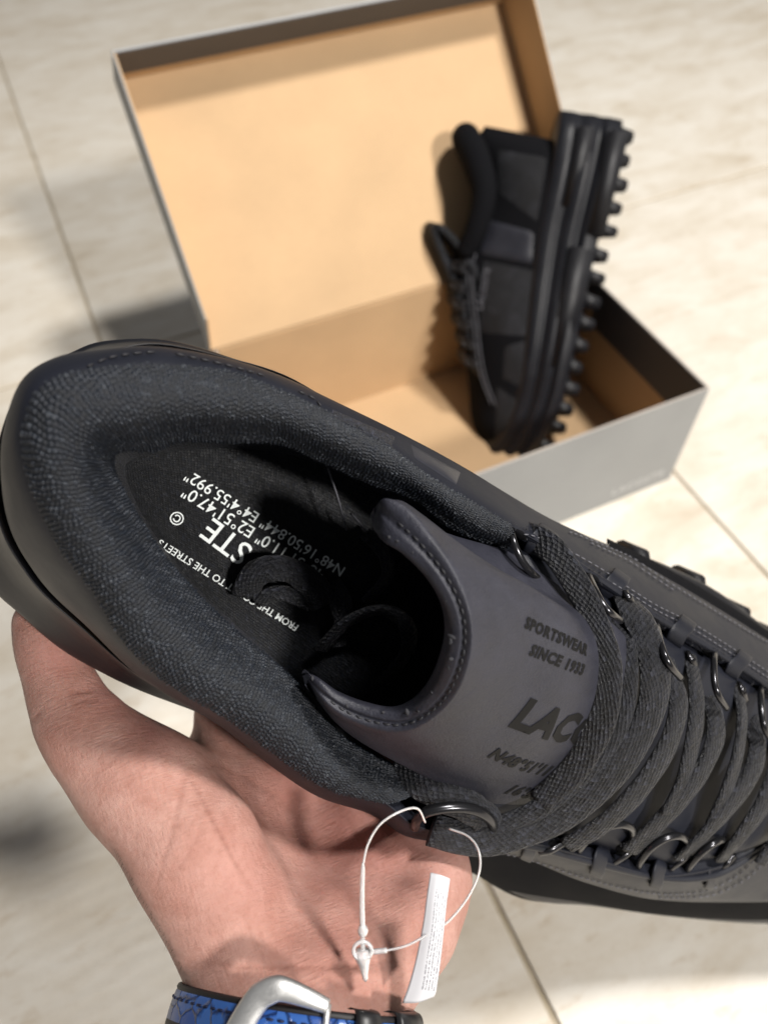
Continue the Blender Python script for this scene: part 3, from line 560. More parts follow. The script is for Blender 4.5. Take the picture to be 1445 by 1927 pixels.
# ------------------------------------------------------------------ the hand: one continuous body grown from blended tapered volumes
def surface_nets(Fd, org, h):
    nx, ny, nz = Fd.shape; ins = Fd < 0
    corner = [(i, j, k) for i in (0, 1) for j in (0, 1) for k in (0, 1)]
    sl = lambda c: (slice(c[0], nx - 1 + c[0]), slice(c[1], ny - 1 + c[1]), slice(c[2], nz - 1 + c[2]))
    cnt = sum(ins[sl(c)].astype(np.int8) for c in corner); act = (cnt > 0) & (cnt < 8)
    ids = np.full(act.shape, -1, int); cells = np.argwhere(act); ids[act] = np.arange(len(cells))
    acc = np.zeros((len(cells), 3)); num = np.zeros(len(cells))
    for a in corner:
        for ax in range(3):
            if a[ax]: continue
            b = list(a); b[ax] = 1
            fa = Fd[tuple((cells + a).T)]; fb = Fd[tuple((cells + b).T)]; cr_ = (fa < 0) != (fb < 0)
            tt = np.where(cr_, fa / np.where(cr_, fa - fb, 1), 0); p = np.array(a, float) + tt[:, None] * (np.array(b) - np.array(a))
            acc += p * cr_[:, None]; num += cr_
    V = org + h * (cells + acc / num[:, None]); Q = []
    for ax in range(3):
        u, v = [(1, 2), (2, 0), (0, 1)][ax]
        n0 = [nx, ny, nz]; s0 = [slice(1, n0[k] - 1) for k in range(3)]; s0[ax] = slice(0, n0[ax] - 1); s1 = list(s0); s1[ax] = slice(1, n0[ax])
        a_, b_ = ins[tuple(s0)], ins[tuple(s1)]; e = np.argwhere(a_ != b_); fl = a_[a_ != b_]
        off = [1, 1, 1]; off[ax] = 0; e = e + off
        du = np.zeros(3, int); du[u] = 1; dv = np.zeros(3, int); dv[v] = 1
        q = np.stack([ids[tuple((e - du - dv).T)], ids[tuple((e - dv).T)], ids[tuple(e.T)], ids[tuple((e - du).T)]], 1)
        q[~fl] = q[~fl][:, ::-1]; Q.append(q)
    return V, np.concatenate(Q)
def cP(px, py, d): return np.array([(px - CX) / F * d, -(py - CY) / F * d, -d])
HG = .00105
lo = np.array([-.175, -.285, -.400]); hi = np.array([.045, .035, -.170]); dim = np.ceil((hi - lo) / HG).astype(int)
FD = np.full(dim, .05, np.float32); axs = [lo[k] + HG * np.arange(dim[k]) for k in range(3)]
def prim(a, ra, b, rb, k=.008, sub=False):
    a, b = np.array(a), np.array(b); mn = np.minimum(a - ra, b - rb) - k - .004; mx = np.maximum(a + ra, b + rb) + k + .004
    i0 = np.clip(np.floor((mn - lo) / HG).astype(int), 0, dim); i1 = np.clip(np.ceil((mx - lo) / HG).astype(int) + 1, 0, dim)
    if (i1 <= i0).any(): return
    X = np.stack(np.meshgrid(*[axs[q][i0[q]:i1[q]] for q in range(3)], indexing='ij'), -1)
    d = b - a; t_ = np.clip(((X - a) @ d) / (d @ d + 1e-12), 0, 1); D = np.linalg.norm(X - a - t_[..., None] * d, axis=-1) - (ra + (rb - ra) * t_)
    v = FD[i0[0]:i1[0], i0[1]:i1[1], i0[2]:i1[2]]
    if sub: hh = np.clip(.5 - .5 * (v + D) / k, 0, 1); v[...] = v * (1 - hh) + (-D) * hh + k * hh * (1 - hh)
    else: hh = np.clip(.5 + .5 * (v - D) / k, 0, 1); v[...] = D * hh + v * (1 - hh) - k * hh * (1 - hh)
def chain(pts, k=.006):
    for p, q in zip(pts[:-1], pts[1:]): prim(cP(*p[:3]), p[3], cP(*q[:3]), q[3], k)
# forearm and wrist
for dx in (-40, -8, 34, 74): chain([(552 + dx * 1.0, 1790, .264, .0175), (546 + dx, 1900, .250, .0172), (536 + dx * 1.05, 2120, .230, .0190), (535 + dx * 1.1, 2420, .222, .024)], .012)
# thumb side: wrist -> thenar -> thumb
chain([(462, 1830, .258, .0165), (428, 1720, .262, .0182), (366, 1600, .268, .0198), (284, 1490, .276, .0182), (176, 1396, .284, .0138), (136, 1345, .287, .0108), (110, 1278, .290, .0090), (88, 1208, .292, .0086), (64, 1165, .293, .0070)], .012)
chain([(250, 1470, .284, .0165), (340, 1500, .294, .0150), (420, 1520, .302, .0150)], .014)     # web
# palm
chain([(500, 1800, .268, .0190), (470, 1660, .292, .0185), (430, 1520, .310, .0160), (420, 1425, .318, .0140)], .014)
chain([(590, 1800, .270, .0190), (600, 1680, .304, .0170), (570, 1560, .322, .0150), (540, 1470, .318, .0140)], .014)
chain([(660, 1810, .266, .0200), (700, 1700, .298, .0170), (700, 1600, .318, .0150), (680, 1530, .316, .0140)], .014)
chain([(670, 1830, .264, .0175), (752, 1730, .276, .0180), (790, 1650, .294, .0165), (800, 1590, .308, .0135)], .014)
# four fingers bend up under the sole and rest against it
for p in ([(420, 1425, .318, .0135), (425, 1340, .328, .0120), (455, 1230, .346, .0105), (490, 1130, .357, .0095), (520, 1060, .362, .0080)],
          [(540, 1470, .318, .0135), (560, 1380, .330, .0122), (600, 1260, .352, .0108), (640, 1150, .366, .0098), (672, 1075, .372, .0082)],
          [(680, 1530, .316, .0130), (705, 1440, .330, .0115), (745, 1320, .356, .0104), (785, 1215, .373, .0094), (815, 1145, .380, .0080)],
          [(800, 1590, .308, .0122), (815, 1520, .324, .0105), (850, 1410, .354, .0092), (885, 1325, .374, .0085), (912, 1265, .382, .0072)]): chain(p, .005)
prim(cP(600, 1660, .250), .0120, cP(640, 1580, .268), .0140, .012, True)                           # hollow of the palm
prim(cP(705, 1690, .250), .0100, cP(735, 1600, .270), .0115, .012, True)
HV, HQ = surface_nets(FD, lo, HG)
def smooth_mesh(V, Q, it, lam=.5):
    e = np.concatenate([Q[:, [0, 1]], Q[:, [1, 2]], Q[:, [2, 3]], Q[:, [3, 0]]]); e = np.concatenate([e, e[:, ::-1]])
    deg = np.bincount(e[:, 0], minlength=len(V)).astype(float)
    for _ in range(it):
        A_ = np.stack([np.bincount(e[:, 0], V[e[:, 1], k], minlength=len(V)) for k in range(3)], 1) / deg[:, None]; V = V + lam * (A_ - V)
    return V
HV = smooth_mesh(HV, HQ, 5)
pxv = np.stack([CX + F * HV[:, 0] / -HV[:, 2], CY - F * HV[:, 1] / -HV[:, 2]], 1)                  # where each point of the skin shows in the photo
fn = np.zeros_like(HV); tri = np.cross(HV[HQ[:, 2]] - HV[HQ[:, 0]], HV[HQ[:, 3]] - HV[HQ[:, 1]])
for k in range(4): np.add.at(fn, HQ[:, k], tri)
fn /= np.linalg.norm(fn, axis=1)[:, None] + 1e-12
front = np.clip((fn * -HV / np.linalg.norm(HV, axis=1)[:, None]).sum(1) * 2.5, 0, 1)
crease = np.zeros(len(HV))
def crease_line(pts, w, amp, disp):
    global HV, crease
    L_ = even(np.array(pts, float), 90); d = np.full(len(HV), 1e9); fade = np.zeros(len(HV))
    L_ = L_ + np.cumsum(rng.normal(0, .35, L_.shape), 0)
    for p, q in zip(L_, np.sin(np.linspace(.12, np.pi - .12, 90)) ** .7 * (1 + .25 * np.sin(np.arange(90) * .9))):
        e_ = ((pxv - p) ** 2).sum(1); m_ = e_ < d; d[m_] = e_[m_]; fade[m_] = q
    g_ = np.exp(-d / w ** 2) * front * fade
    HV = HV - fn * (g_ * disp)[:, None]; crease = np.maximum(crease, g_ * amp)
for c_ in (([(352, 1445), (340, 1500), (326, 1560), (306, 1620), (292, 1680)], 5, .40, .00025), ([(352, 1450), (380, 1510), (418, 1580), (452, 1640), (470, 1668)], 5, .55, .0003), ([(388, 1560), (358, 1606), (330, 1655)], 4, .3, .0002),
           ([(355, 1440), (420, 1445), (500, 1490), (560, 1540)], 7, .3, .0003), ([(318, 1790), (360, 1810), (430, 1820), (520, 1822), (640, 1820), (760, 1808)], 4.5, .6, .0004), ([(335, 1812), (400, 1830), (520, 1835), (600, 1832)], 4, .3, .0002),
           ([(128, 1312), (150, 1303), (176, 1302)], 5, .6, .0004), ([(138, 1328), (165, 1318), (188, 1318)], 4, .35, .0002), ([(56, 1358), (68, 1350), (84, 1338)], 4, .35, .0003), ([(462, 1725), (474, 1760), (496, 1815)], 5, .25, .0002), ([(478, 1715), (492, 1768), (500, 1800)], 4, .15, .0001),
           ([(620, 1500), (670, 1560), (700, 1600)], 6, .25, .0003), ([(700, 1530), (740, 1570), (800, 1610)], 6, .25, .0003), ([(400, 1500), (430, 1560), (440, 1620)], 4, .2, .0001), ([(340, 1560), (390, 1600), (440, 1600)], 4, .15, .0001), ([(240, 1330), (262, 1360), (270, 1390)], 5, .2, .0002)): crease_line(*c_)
red = np.zeros(len(HV))
for x, y, r_, a_ in ((230, 1290, 60, .8), (290, 1360, 60, .6), (690, 1560, 170, .55), (560, 1480, 120, .45), (820, 1600, 80, .4), (110, 1230, 50, .5), (470, 1640, 90, .25), (640, 1760, 110, .25)):
    red = np.maximum(red, a_ * np.exp(-((pxv - (x, y)) ** 2).sum(1) / r_ ** 2))
HW = C0 + HV @ R.T
hand_o = Vector(camP(545, 1760, .27))
me = bpy.data.meshes.new('hand'); me.from_pydata((HW - np.array(hand_o)).tolist(), [], HQ.tolist())
for nm, arr in (('crease', crease), ('flush', red)):
    at_ = me.attributes.new(nm, 'FLOAT', 'POINT'); at_.data.foreach_set('value', arr.astype(np.float32))
me.update()
sk = mat('skin', (.52, .29, .20), .46, .45); t = NT(sk); o = t.coord('Object')
ac = t.n('ShaderNodeAttribute', attribute_name='crease').outputs['Fac']; ar = t.n('ShaderNodeAttribute', attribute_name='flush').outputs['Fac']
n1 = t.noise(o, 55, 5, .6); n2 = t.noise(o, 420, 4, .6); v1_ = t.voro(t.n('ShaderNodeVectorMath', {0: o, 1: t.noise(o, 300, 2).outputs[1]}, operation='ADD').outputs[0], 900, 1.0)
ln = t.noise(t.coord('Object', (120, 700, 300), (.3, .2, .5)), 1.6, 4, .6)
c = t.mix(t.ramp(n1.outputs[0], [(.35, (0, 0, 0)), (.7, (1, 1, 1))]), (.47, .235, .185), (.62, .36, .30))
c = t.mix(t.math('MULTIPLY', ar, .75), c, (.53, .205, .180)); c = t.mix(t.math('MULTIPLY', t.ramp(n2.outputs[0], [(.48, (0, 0, 0)), (.7, (1, 1, 1))]), .30), c, (.38, .16, .115))
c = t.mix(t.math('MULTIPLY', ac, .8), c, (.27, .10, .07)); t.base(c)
t.b.inputs['Subsurface Weight'].default_value = .22; t.b.inputs['Subsurface Radius'].default_value = (1, .35, .2); t.b.inputs['Subsurface Scale'].default_value = .0035
t.rough(t.math('MULTIPLY_ADD', n2.outputs[0], .3, .36))
ln2 = t.noise(t.coord('Object', (700, 160, 260), (.2, -.4, .9)), 1.4, 4, .65)
t.normal(t.bump(t.math('ADD', ln.outputs[0], ln2.outputs[0]), .0006, .7, t.bump(v1_.outputs['Distance'], .0006, .5, t.bump(n1.outputs[0], .0015, .3))))
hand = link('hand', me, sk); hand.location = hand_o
tag(hand, 'bare left hand, palm up, gripping the held black sneaker with its thumb at the heel', 'hand')
hand_bvh = bvh_of(hand)
G = []; axn = cP(58, 1165, .293) - cP(82, 1208, .292); axn /= np.linalg.norm(axn); sdn = np.array([-.62, .18, -.76]); sdn -= axn * (sdn @ axn); sdn /= np.linalg.norm(sdn); bdn = np.cross(axn, sdn)
for v in np.linspace(-1, 1, 14):
    row = []
    for u in np.linspace(-1, 1, 12):
        o_ = cP(72, 1190, .2925) + axn * (.006 * v + .002); d = sdn * math.cos(u * .95) + bdn * math.sin(u * .95); o_ = C0 + R @ o_; dw = R @ d
        p, n, _, ds = hand_bvh.ray_cast(Vector(o_ + dw * .03), Vector(-dw)); p = np.array(p) if p is not None else o_ + dw * .008
        k = max(0, 1 - abs(u) ** 4 - abs(v) ** 5); row.append(p + dw * (.0005 * min(1, k * 3) - .0003))
    G.append(row)
nm = mat('nail', (.62, .38, .30), .28, .5); nl = link('thumbnail', grid_mesh('thumbnail', np.array(G)), nm, None); nl.data.transform(Matrix.Translation(-hand_o)); nl.parent = hand
M['hair'] = mat('arm_hair_strand', (.05, .03, .02), .5, .4); G = []
for x, y in [(205 + 1.0 * k, 1595 + 1.75 * k) for k in range(0, 130, 2)]:
    p, n = hit(hand_bvh, x + 8 + rng.uniform(0, 6), y, -.0003); 
    sd = camP(x - rng.uniform(8, 24), y + rng.uniform(8, 40), .262) - camP(x, y, .262); a = np.linspace(0, 1, 6)[:, None]
    P = p + sd * a * .55 - np.array([0, 0, .0012]) * a ** 2; G.append(tube_grid(P, .00006 * (1.05 - a[:, 0]), up=(.1, .2, 1), n=4))
hr = link('arm_hair', join_grids('arm_hair', G), M['hair'], None, kind='stuff'); hr.data.transform(Matrix.Translation(-hand_o)); hr.parent = hand

# ------------------------------------------------------------------ wristwatch strap round the wrist
ax = np.array([-.11, -.86, .48]); ax /= np.linalg.norm(ax); wc = cP(548, 1884, .2540)
e1 = np.array([1, 0, 0]) - ax * ax[0]; e1 /= np.linalg.norm(e1); e2 = np.cross(e1, ax); e2 *= np.sign(e2[2])
phs = np.linspace(0, 2 * np.pi, 72, endpoint=False); rad = np.zeros((3, 72))
for k, s_ in enumerate((.0, .011, .022)):
    for i, ph in enumerate(phs):
        d = e1 * math.sin(ph) + e2 * math.cos(ph); o_ = C0 + R @ (wc + ax * s_); dw = R @ d
        p, n, _, dist = hand_bvh.ray_cast(Vector(o_ + dw * .09), Vector(-dw)); rad[k, i] = .09 - dist if p is not None else .03
r0 = rad.max(0); fr = np.fft.rfft(r0); fr[6:] = 0; rsm = np.fft.irfft(fr, 72) + .0006
def WS(ph, s, l=0.0):
    r = np.interp(ph % (2 * np.pi), np.r_[phs, 2 * np.pi], np.r_[rsm, rsm[0]]) + l
    return C0 + R @ (wc + ax * s + (e1 * math.sin(ph) + e2 * math.cos(ph)) * r)
def ph_at(px):
    g = np.linspace(-1.5, 1.5, 601); X = np.array([proj(WS(a, .004))[0] for a in g]); return float(g[np.argmin(abs(X - px))])
watch = thing('wristwatch', 'watch worn on the wrist, blue crocodile leather strap with brushed silver buckle', 'watch', WS(0, .012))
SW = .0215
prof = [(0, .0002), (-.0002, .0010), (.0004, .0019), (.002, .0025), (.006, .0032), (.0107, .0035), (SW - .006, .0032), (SW - .002, .0025), (SW - .0004, .0019), (SW + .0002, .001), (SW, .0002)]
PH = np.linspace(0, 2 * np.pi, 120, endpoint=False)
strap_o = link('strap', grid_mesh('strap', spl(np.array([[WS(a, s_, l_) for a in PH] for s_, l_ in prof]), 4), closed=True), None, watch)
cm = mat('blue_crocodile_leather', (.02, .10, .5), .3, .5); t = NT(cm); uv = t.coord('UV', (1, 1.0, 1))
wob_ = t.n('ShaderNodeVectorMath', {0: uv, 1: t.n('ShaderNodeVectorMath', {0: t.noise(uv, 260, 2).outputs[1], 1: (.0016,) * 3}, operation='MULTIPLY').outputs[0]}, operation='ADD').outputs[0]
ve = t.voro(t.n('ShaderNodeMapping', {0: wob_, 'Scale': (.85, 1, 1)}).outputs[0], 120, .9, 'DISTANCE_TO_EDGE'); vc = t.voro(t.n('ShaderNodeMapping', {0: wob_, 'Scale': (.85, 1, 1)}).outputs[0], 120, .9)
ed = t.ramp(ve.outputs['Distance'], [(.0, (0, 0, 0)), (.05, (1, 1, 1))]); sepc = t.n('ShaderNodeSeparateColor', {0: vc.outputs['Color']})
c = t.mix(sepc.outputs[0], (.015, .060, .25), (.036, .118, .37)); c = t.mix(ed, (.005, .020, .09), c); t.base(c)
t.normal(t.bump(ed, .0005, .8, t.bump(t.noise(uv, 1500, 3).outputs[0], .0001, .5))); strap_o.data.materials.append(cm)
edge = mat('strap_edge', (.012, .011, .012), .55, .4)
for s_ in (-.0002, SW + .0002): link('strap_edge', grid_mesh('strap_edge', tube_grid(np.array([WS(a, s_, .0011) for a in np.linspace(0, 2 * np.pi, 121)]), .0011, up=R @ ax, n=8), closed=True), edge, strap_o)
M['navy'] = mat('navy_thread', (.008, .012, .04), .6, .3)
stitches('strap_stitching', [np.array([WS(a, s_, .0027) for a in np.linspace(-2.0, 2.0, 160)]) for s_ in (.0027, SW - .0027)], M['navy'], strap_o, L=.0026, gap=.0009, r=.0004, up=R @ e2)
sv = mat('brushed_steel', (.70, .70, .69), .38, .5, .9); t = NT(sv); t.rough(t.math('MULTIPLY_ADD', t.noise(t.coord('Object', (60, 600, 600)), 4, 4).outputs[0], .25, .30)); t.normal(t.bump(t.noise(t.coord('Object', (400, 400, 90)), 6, 4).outputs[0], .0001, .5))
pA, pB, pC = ph_at(604), ph_at(512), ph_at(474)
bk = [(pA, -.0024, .0030), (pA * .6 + pB * .4, -.0040, .0046), (pB * .8 + pA * .2, -.0052, .0060), (pB, -.0050, .0066), (pB * .5 + pC * .5, -.0026, .0068), (pC + .01, .0030, .0066), (pC - .05, .0080, .0062), (pC - .06, SW - .008, .0062), (pC + .01, SW - .003, .0066), (pB * .5 + pC * .5, SW + .0012, .0068), (pB, SW + .003, .0066), (pA * .6 + pB * .4, SW + .0027, .0046), (pA, SW + .0022, .003)]
P = even(np.array([WS(*q) for q in bk]), 90); f_ = np.abs(np.linspace(-1, 1, 90))
link('buckle', grid_mesh('buckle', tube_grid(P, np.interp(f_, [0, .5, .62, 1], [.0037, .0037, .0032, .0020]), up=R @ e2, n=16, ry=np.interp(f_, [0, .6, 1], [.0018, .0018, .0015])), closed=True, caps=True), sv, watch)
tube('buckle_pin', even(np.array([WS(pA, SW / 2, .004), WS(pB, SW / 2, .0062), WS(pC - .08, SW / 2, .0076)]), 20), .0013, sv, watch, n=10, up=R @ e2)
tube('spring_bar', np.array([WS(pA, s_, .0034) for s_ in np.linspace(-.003, SW + .003, 8)]), .0010, sv, watch, n=10, up=R @ e2)
pe, pf = ph_at(338), ph_at(425)
link('strap_end_slot', grid_mesh('strap_end_slot', np.array([[WS(a, s_, .0031 + .0009 * (1 - abs(u) ** 6) * (1 - abs(v_) ** 6)) for a, u in zip(np.linspace(pe, pf, 20), np.linspace(-1, 1, 20))] for s_, v_ in zip(np.linspace(.0082, .0134, 9), np.linspace(-1, 1, 9))])), edge, watch)
for x0, x1 in ((655, 694), (728, 764)):
    a0, a1 = ph_at(x0), ph_at(x1); pr = [(-.0020, -.0008), (-.0026, .0020), (-.0014, .0044), (.003, .0054), (SW / 2, .0060), (SW - .003, .0054), (SW + .0014, .0044), (SW + .0026, .002), (SW + .002, -.0008)]
    cr_ = [(-1.0, -.0016), (-1.0, .0), (-.9, .0006), (0, .0008), (.9, .0006), (1.0, 0), (1.0, -.0016)]
    link('keeper_loop', grid_mesh('keeper_loop', np.array([[WS((a0 + a1) / 2 + (a1 - a0) / 2 * u, s_, l_ + dl) for s_, l_ in spl(np.array(pr), 4)] for u, dl in cr_])), M['black'], watch)

# ------------------------------------------------------------------ plastic tag fastener and paper label
pl = mat('clear_nylon', (.85, .85, .86), .25, .5, 0, Transmission_Weight=.6, IOR=1.45)
pl.node_tree.nodes['Principled BSDF'].inputs['Subsurface Weight'].default_value = .0
fast = thing('tag_fastener', 'clear plastic loop fastener threaded through the sneaker lace loop, with pointed lock', 'tag fastener', camP(683, 1780, .232))
th1 = even(np.array([camP(*q) for q in ((800, 1548, .246), (785, 1522, .238), (752, 1528, .234), (715, 1552, .232), (692, 1590, .231), (683, 1628, .230))]), 40)
th2 = even(np.array([camP(*q) for q in ((845, 1560, .247), (880, 1574, .243), (900, 1600, .239), (902, 1640, .236), (880, 1690, .234), (842, 1736, .232), (803, 1760, .2305), (760, 1782, .230), (705, 1793, .230))]), 60)
tube('filament', th1, .00036, pl, fast, n=8, up=NW); tube('filament', th2, .00036, pl, fast, n=8, up=NW)
tube('sleeve', even(np.array([camP(683, 1624, .230), camP(681, 1690, .230), camP(682, 1748, .230)]), 14), np.interp(np.linspace(0, 1, 14), [0, .1, 1], [.0004, .0007, .0009]), pl, fast, n=10, up=NW)
def turned(name, a, b, prof_, m, par):              # a turned solid along a -> b with a radius profile
    a, b = np.array(a), np.array(b); P = np.array([a + (b - a) * u for u, _ in prof_]); link(name, grid_mesh(name, tube_grid(P, [r for _, r in prof_], up=NW + .01, n=16), closed=True, caps=True), m, par)
turned('bead', camP(682, 1740, .230), camP(683, 1764, .230), [(0, .0004), (.15, .0012), (.5, .0017), (.85, .0012), (1, .0004)], pl, fast)
turned('neck', camP(682, 1760, .230), camP(683, 1786, .230), [(0, .0007), (1, .0008)], pl, fast)
turned('lock_point', camP(681, 1786, .230), camP(688, 1848, .2295), [(0, .0012), (.04, .0024), (.25, .0025), (.45, .0018), (.85, .0008), (.9, .0009), (1, .0003)], pl, fast)
a = np.linspace(0, 2 * np.pi, 33); rc = camP(682, 1790, .2285)
tube('lock_ring', np.array([rc + R @ np.array([math.cos(q) * .0027, math.sin(q) * .0027, 0]) for q in a]), .0006, pl, fast, n=8, up=R @ np.array([0, 0, 1.]))
tube('filament_collar', even(np.array([camP(700, 1792, .230), camP(728, 1789, .230)]), 6), .0008, pl, fast, n=8, up=NW)
LB = [[(810,1643,.2335),(828,1647,.2325),(846,1654,.2335)], [(803,1690,.2320),(820,1695,.2308),(840,1700,.2318)], [(796,1740,.2315),(815,1745,.2302),(835,1750,.2312)], [(784,1800,.2318),(805,1806,.2305),(828,1812,.2315)], [(770,1852,.2325),(797,1858,.2312),(821,1862,.2322)], [(757,1888,.2335),(786,1887,.2322),(816,1876,.2332)]]
pm = mat('white_label_paper', (.80, .80, .82), .5, .4); t = NT(pm); uv = t.coord('UV')
sx = t.n('ShaderNodeSeparateXYZ', {0: uv}); row = t.math('FRACT', t.math('MULTIPLY', sx.outputs[0], 1150)); 
on = t.math('MULTIPLY', t.math('GREATER_THAN', row, .42), t.math('GREATER_THAN', t.noise(t.coord('UV', (1150, 2600, 1)), 1.0, 2, .7).outputs[0], .47))
zone = t.math('MULTIPLY', t.math('GREATER_THAN', sx.outputs[0], -.0004), t.math('MULTIPLY', t.math('GREATER_THAN', sx.outputs[1], .004), t.math('LESS_THAN', sx.outputs[1], .0345)))
t.base(t.mix(t.math('MULTIPLY', t.math('MULTIPLY', on, zone), .9), (.66, .66, .69), (.20, .20, .22)))
lab = spl(np.array([[camP(*q) for q in r_] for r_ in LB]), 6); lab = np.swapaxes(spl(np.swapaxes(lab, 0, 1), 6), 0, 1)
lo_ = link('paper_label', grid_mesh('paper_label', lab), pm)
so = lo_.modifiers.new('thickness', 'SOLIDIFY'); so.thickness = .0004; so.offset = 0
tag(lo_, 'narrow white paper label with tiny print, strung on the clear loop before the palm', 'label')

M['leather2'] = leather_mat('black_leather', (.0055, .006, .0085), .6, .3, .0006)
t = NT(M['leather2']); n0 = t.noise(t.coord('Object'), 38, 5, .7, 1.0); t.base(t.ramp(n0.outputs[0], [(.38, (.0025, .0027, .004)), (.52, (.006, .0065, .009)), (.68, (.016, .017, .022))]))
# ------------------------------------------------------------------ the other sneaker, standing toe-down in the box
Tt = np.array([.357, .392, .012]); Hh = np.array([.468, .513, .2675]); la_ = (Hh - Tt) / np.linalg.norm(Hh - Tt)
Uu = np.array([-.85, .5, .0]); Uu -= la_ * (Uu @ la_); Uu /= np.linalg.norm(Uu); Ww = np.cross(la_, Uu); Ww *= np.sign(Ww @ (C0 - Tt))
O2 = Tt - Ww * .046 - la_ * .007
def Q2(l, z, y): return O2 + la_ * l + Uu * (z * 1.1) + Ww * y
shoe2 = thing('sneaker', 'black chunky sneaker standing toe down inside the open box, tread to the right', 'sneaker', Q2(.0, 0, 0), GRP)
LL = np.array([-.024, -.014, .012, .05, .09, .125, .155, .188, .218, .244, .266, .279])
HWd = np.array([.018, .034, .043, .046, .048, .045, .041, .039, .039, .037, .030, .016])     # half width at the foot
ZB = np.array([.034, .030, .030, .031, .033, .036, .040, .044, .047, .048, .048, .048])
ZT = np.array([.050, .062, .074, .084, .096, .110, .118, .114, .104, .106, .116, .112])
def sec(i, n=26):                                    # cross-section of the upper
    a = np.linspace(-.15, np.pi + .15, n); h = ZT[i] - ZB[i]; top = np.interp(LL[i], [0, .1, .18, .3], [.0, .25, .35, .30])
    y = np.cos(a); z = np.sin(a); yy = np.sign(y) * np.abs(y) ** .8 * HWd[i] * (1 - top * np.clip(z, 0, 1) ** 1.5)
    return np.array([Q2(LL[i] + .004 * max(0, q) * (LL[i] > .25), ZB[i] + h * q, w_) for w_, q in zip(yy, np.sign(z) * np.abs(z) ** .85)])
SG = loft(np.array([sec(i) for i in range(len(LL))]), 2, 6)
up2 = link('upper', grid_mesh('upper', SG), M['suede'], shoe2)
b2 = bvh_of(up2)
def on2(l, z, lift_=.0008):                          # point on the near side of the upper
    o_ = Q2(l, z, .2); p, n, _, _ = b2.ray_cast(Vector(o_), Vector(-Ww)); return np.array(p) + Ww * lift_ if p is not None else Q2(l, z, .03)
def patch(name, poly, m, par, lift_=.0012, n=10):   # poly: four corner (l, z)
    c = np.array(poly, float); G = []
    for v in np.linspace(0, 1, n):
        row = []
        for u in np.linspace(0, 1, n):
            x = c[0] * (1 - u) * (1 - v) + c[1] * u * (1 - v) + c[2] * u * v + c[3] * (1 - u) * v; ed_ = min(u, 1 - u, v, 1 - v)
            row.append(on2(x[0], x[1], lift_ * min(1, ed_ * 8) - .0003 * (ed_ < 1e-6)))
        G.append(row)
    return link(name, grid_mesh(name, np.array(G)), m, par)
patch('quarter_panel', [(.108, .040), (.172, .046), (.174, .096), (.100, .088)], M['leather2'], up2, .0004)
patch('reflective_panel', [(.174, .052), (.202, .056), (.206, .094), (.174, .098)], M['glossy'], up2, .0012)
patch('heel_panel', [(.206, .054), (.268, .056), (.266, .100), (.230, .094)], M['leather2'], up2, .0005)
patch('eyestay', [(.06, .074), (.172, .102), (.166, .112), (.064, .084)], M['leather2'], up2, .0022)
patch('toe_panel', [(-.012, .036), (.050, .036), (.062, .062), (.000, .052)], M['leather2'], up2, .0005)
patch('mudguard', [(.060, .036), (.112, .040), (.098, .062), (.066, .058)], M['leather2'], up2, .0006)
G = []
for z_ in (.0, .004): G.append(tube_grid(even(np.array([on2(l, z + z_, .0022) for l, z in ((.04, .058), (.07, .074), (.115, .088), (.155, .100), (.174, .100))]), 40), .00045, up=Ww, n=6))
link('piping', join_grids('piping', G), M['thread'], up2)
me = text_mesh('side_print', 'LACOSTE', .0085, .00005, 2, 1.1); pc = on2(.145, .088, .0030); place_text(me, pc, la_, Uu); link('side_print', me, M['thread'], up2, smooth=False)
# chunky midsole: three sculpted ridges along the side
def ring(z, inset, l0=-.030, l1=.304):
    l = np.interp(LL, [LL[0], LL[-1]], [l0, l1]); return [(a_, w_) for a_, w_ in zip(l, HWd * 1.06 + .002 - inset)]
levels = [(z_ * 1.12, i_) for z_, i_ in [(.004, .004), (.010, .001), (.015, .0), (.018, .0035), (.021, .0035), (.024, .0), (.029, .0008), (.033, .004), (.036, .004), (.039, .0015), (.045, .0025), (.049, .006)]]
Gm = []
for z, ins_ in levels:
    rr = ring(z, ins_); side = np.array([Q2(l, z * np.interp(l, [0, .1, .2, .3], [.72, .82, .98, 1.0]) + .012 * max(0, (.05 - l) / .05) ** 2, w_) for l, w_ in rr]); oth = np.array([Q2(l, z * np.interp(l, [0, .1, .2, .3], [.72, .82, .98, 1.0]) + .012 * max(0, (.05 - l) / .05) ** 2, -w_) for l, w_ in rr])
    Gm.append(np.concatenate([spl(side, 5), spl(oth[::-1], 5)]))
Gm = spl(np.array(Gm), 3); link('midsole', grid_mesh('midsole', Gm, closed=True, caps=True), M['rubber'], shoe2)
def slab(name, l0, l1, z0_, z1_, y0_, y1_, m, par, taper=.0, bev=.0018):
    bm = bmesh.new(); vs = []
    for z in (z0_, z1_):
        tt = taper if z == z0_ else 0
        for y in (y0_, y1_):
            for l in (l0 + tt, l1 - tt): vs.append(bm.verts.new(Q2(l, z, y)))
    for f in ((0, 1, 3, 2), (4, 6, 7, 5), (0, 4, 5, 1), (2, 3, 7, 6), (0, 2, 6, 4), (1, 5, 7, 3)): bm.faces.new([vs[k] for k in f])
    bmesh.ops.recalc_face_normals(bm, faces=bm.faces); bmesh.ops.bevel(bm, geom=bm.edges[:], offset=bev, segments=2, affect='EDGES')
    me_ = bpy.data.meshes.new(name); bm.to_mesh(me_); bm.free(); return link(name, me_, m, par)
slab('heel_block', .205, .292, .001, .017, -.040, .0440, M['outsole'], shoe2); slab('side_block', .085, .196, .006, .026, -.046, .0500, M['outsole'], shoe2, .002)
slab('heel_clip', .225, .293, .026, .040, -.036, .0415, M['outsole'], shoe2, .003)
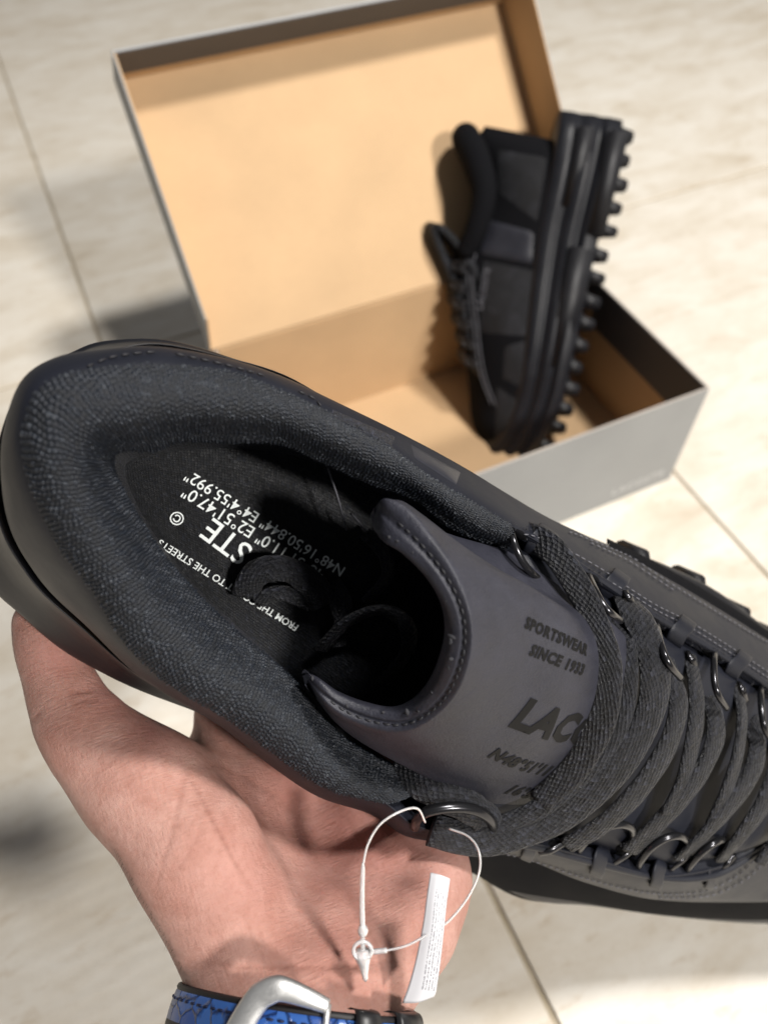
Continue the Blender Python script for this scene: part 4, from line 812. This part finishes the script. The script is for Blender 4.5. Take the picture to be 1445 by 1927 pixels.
for k in range(16):
    l = -.012 + k * .0203; w_ = float(np.interp(l, LL, HWd)) * .98; lift0 = .012 * max(0, (.05 - l) / .05) ** 2
    j0, j1 = rng.uniform(-.0016, .0016), rng.uniform(-.0022, .0012)
    for s_ in (1, -1): slab('lug', l - .0078 + j0, l + .0078 + j0 * .4, -.0085 + j1 + lift0, .008 + lift0, s_ * (w_ - .013), s_ * (w_ + .0005), M['outsole'], shoe2, .0032, .0014)
    slab('lug', l - .004, l + .008, -.006 + lift0, .007 + lift0, -.008, .008, M['outsole'], shoe2, .0032, .0014)
# collar roll, tongue, lace loops
rim = even(np.array([Q2(*q) for q in ((.172, .110, .024), (.196, .104, .028), (.226, .103, .027), (.252, .113, .021), (.268, .124, .010), (.271, .126, 0), (.268, .124, -.010), (.252, .113, -.021), (.226, .103, -.027), (.196, .104, -.028), (.172, .110, -.024))]), 60)
f_ = np.sin(np.linspace(0, np.pi, 60)); link('collar', grid_mesh('collar', tube_grid(rim, .0085 + .0045 * f_, up=Uu, n=16), closed=True, caps=True), M['suede'], shoe2)
h_ = 30; lf, rt = rim[:h_], rim[::-1][:h_]
link('lining', grid_mesh('lining', spl(np.array([lf - Uu * .004, lf * .7 + rt * .3 - Uu * .012, lf * .3 + rt * .7 - Uu * .012, rt - Uu * .004]), 4)), M['suede'], shoe2)
tg_ = [[Q2(l, z - .010 * (y / .026) ** 2 * .9, y) for y in np.linspace(-.026, .026, 9)] for l, z in ((.09, .098), (.125, .114), (.155, .130), (.178, .144), (.190, .148), (.195, .143), (.186, .128), (.166, .108), (.146, .094))]
link('tongue', grid_mesh('tongue', spl(np.array(tg_), 4)), M['leather2'], shoe2).modifiers.new('thickness', 'SOLIDIFY').thickness = .006
for k in range(6):
    l = .076 + k * .0170; z = float(np.interp(l, LL, ZT)) + .0025; P = even(np.array([Q2(l - .003, z - .013, .030), Q2(l, z - .003, .024), Q2(l + .003, z + .003, .008), Q2(l + .006, z + .003, -.008), Q2(l + .009, z - .003, -.024), Q2(l + .010, z - .013, -.030)]), 30)
    link('lace', grid_mesh('lace', ribbon_grid(P, .0095, .0024, Uu + .01, 18), closed=True, caps=True), M['lace'], shoe2)
    tube('lace_loop', even(np.array([Q2(l - .004, z - .014, .0325), Q2(l - .004, z - .006, .031), Q2(l, z - .003, .0285), Q2(l + .004, z - .006, .031), Q2(l + .004, z - .014, .0325)]), 20), .0011, M['wire'], shoe2, n=8, up=Ww)
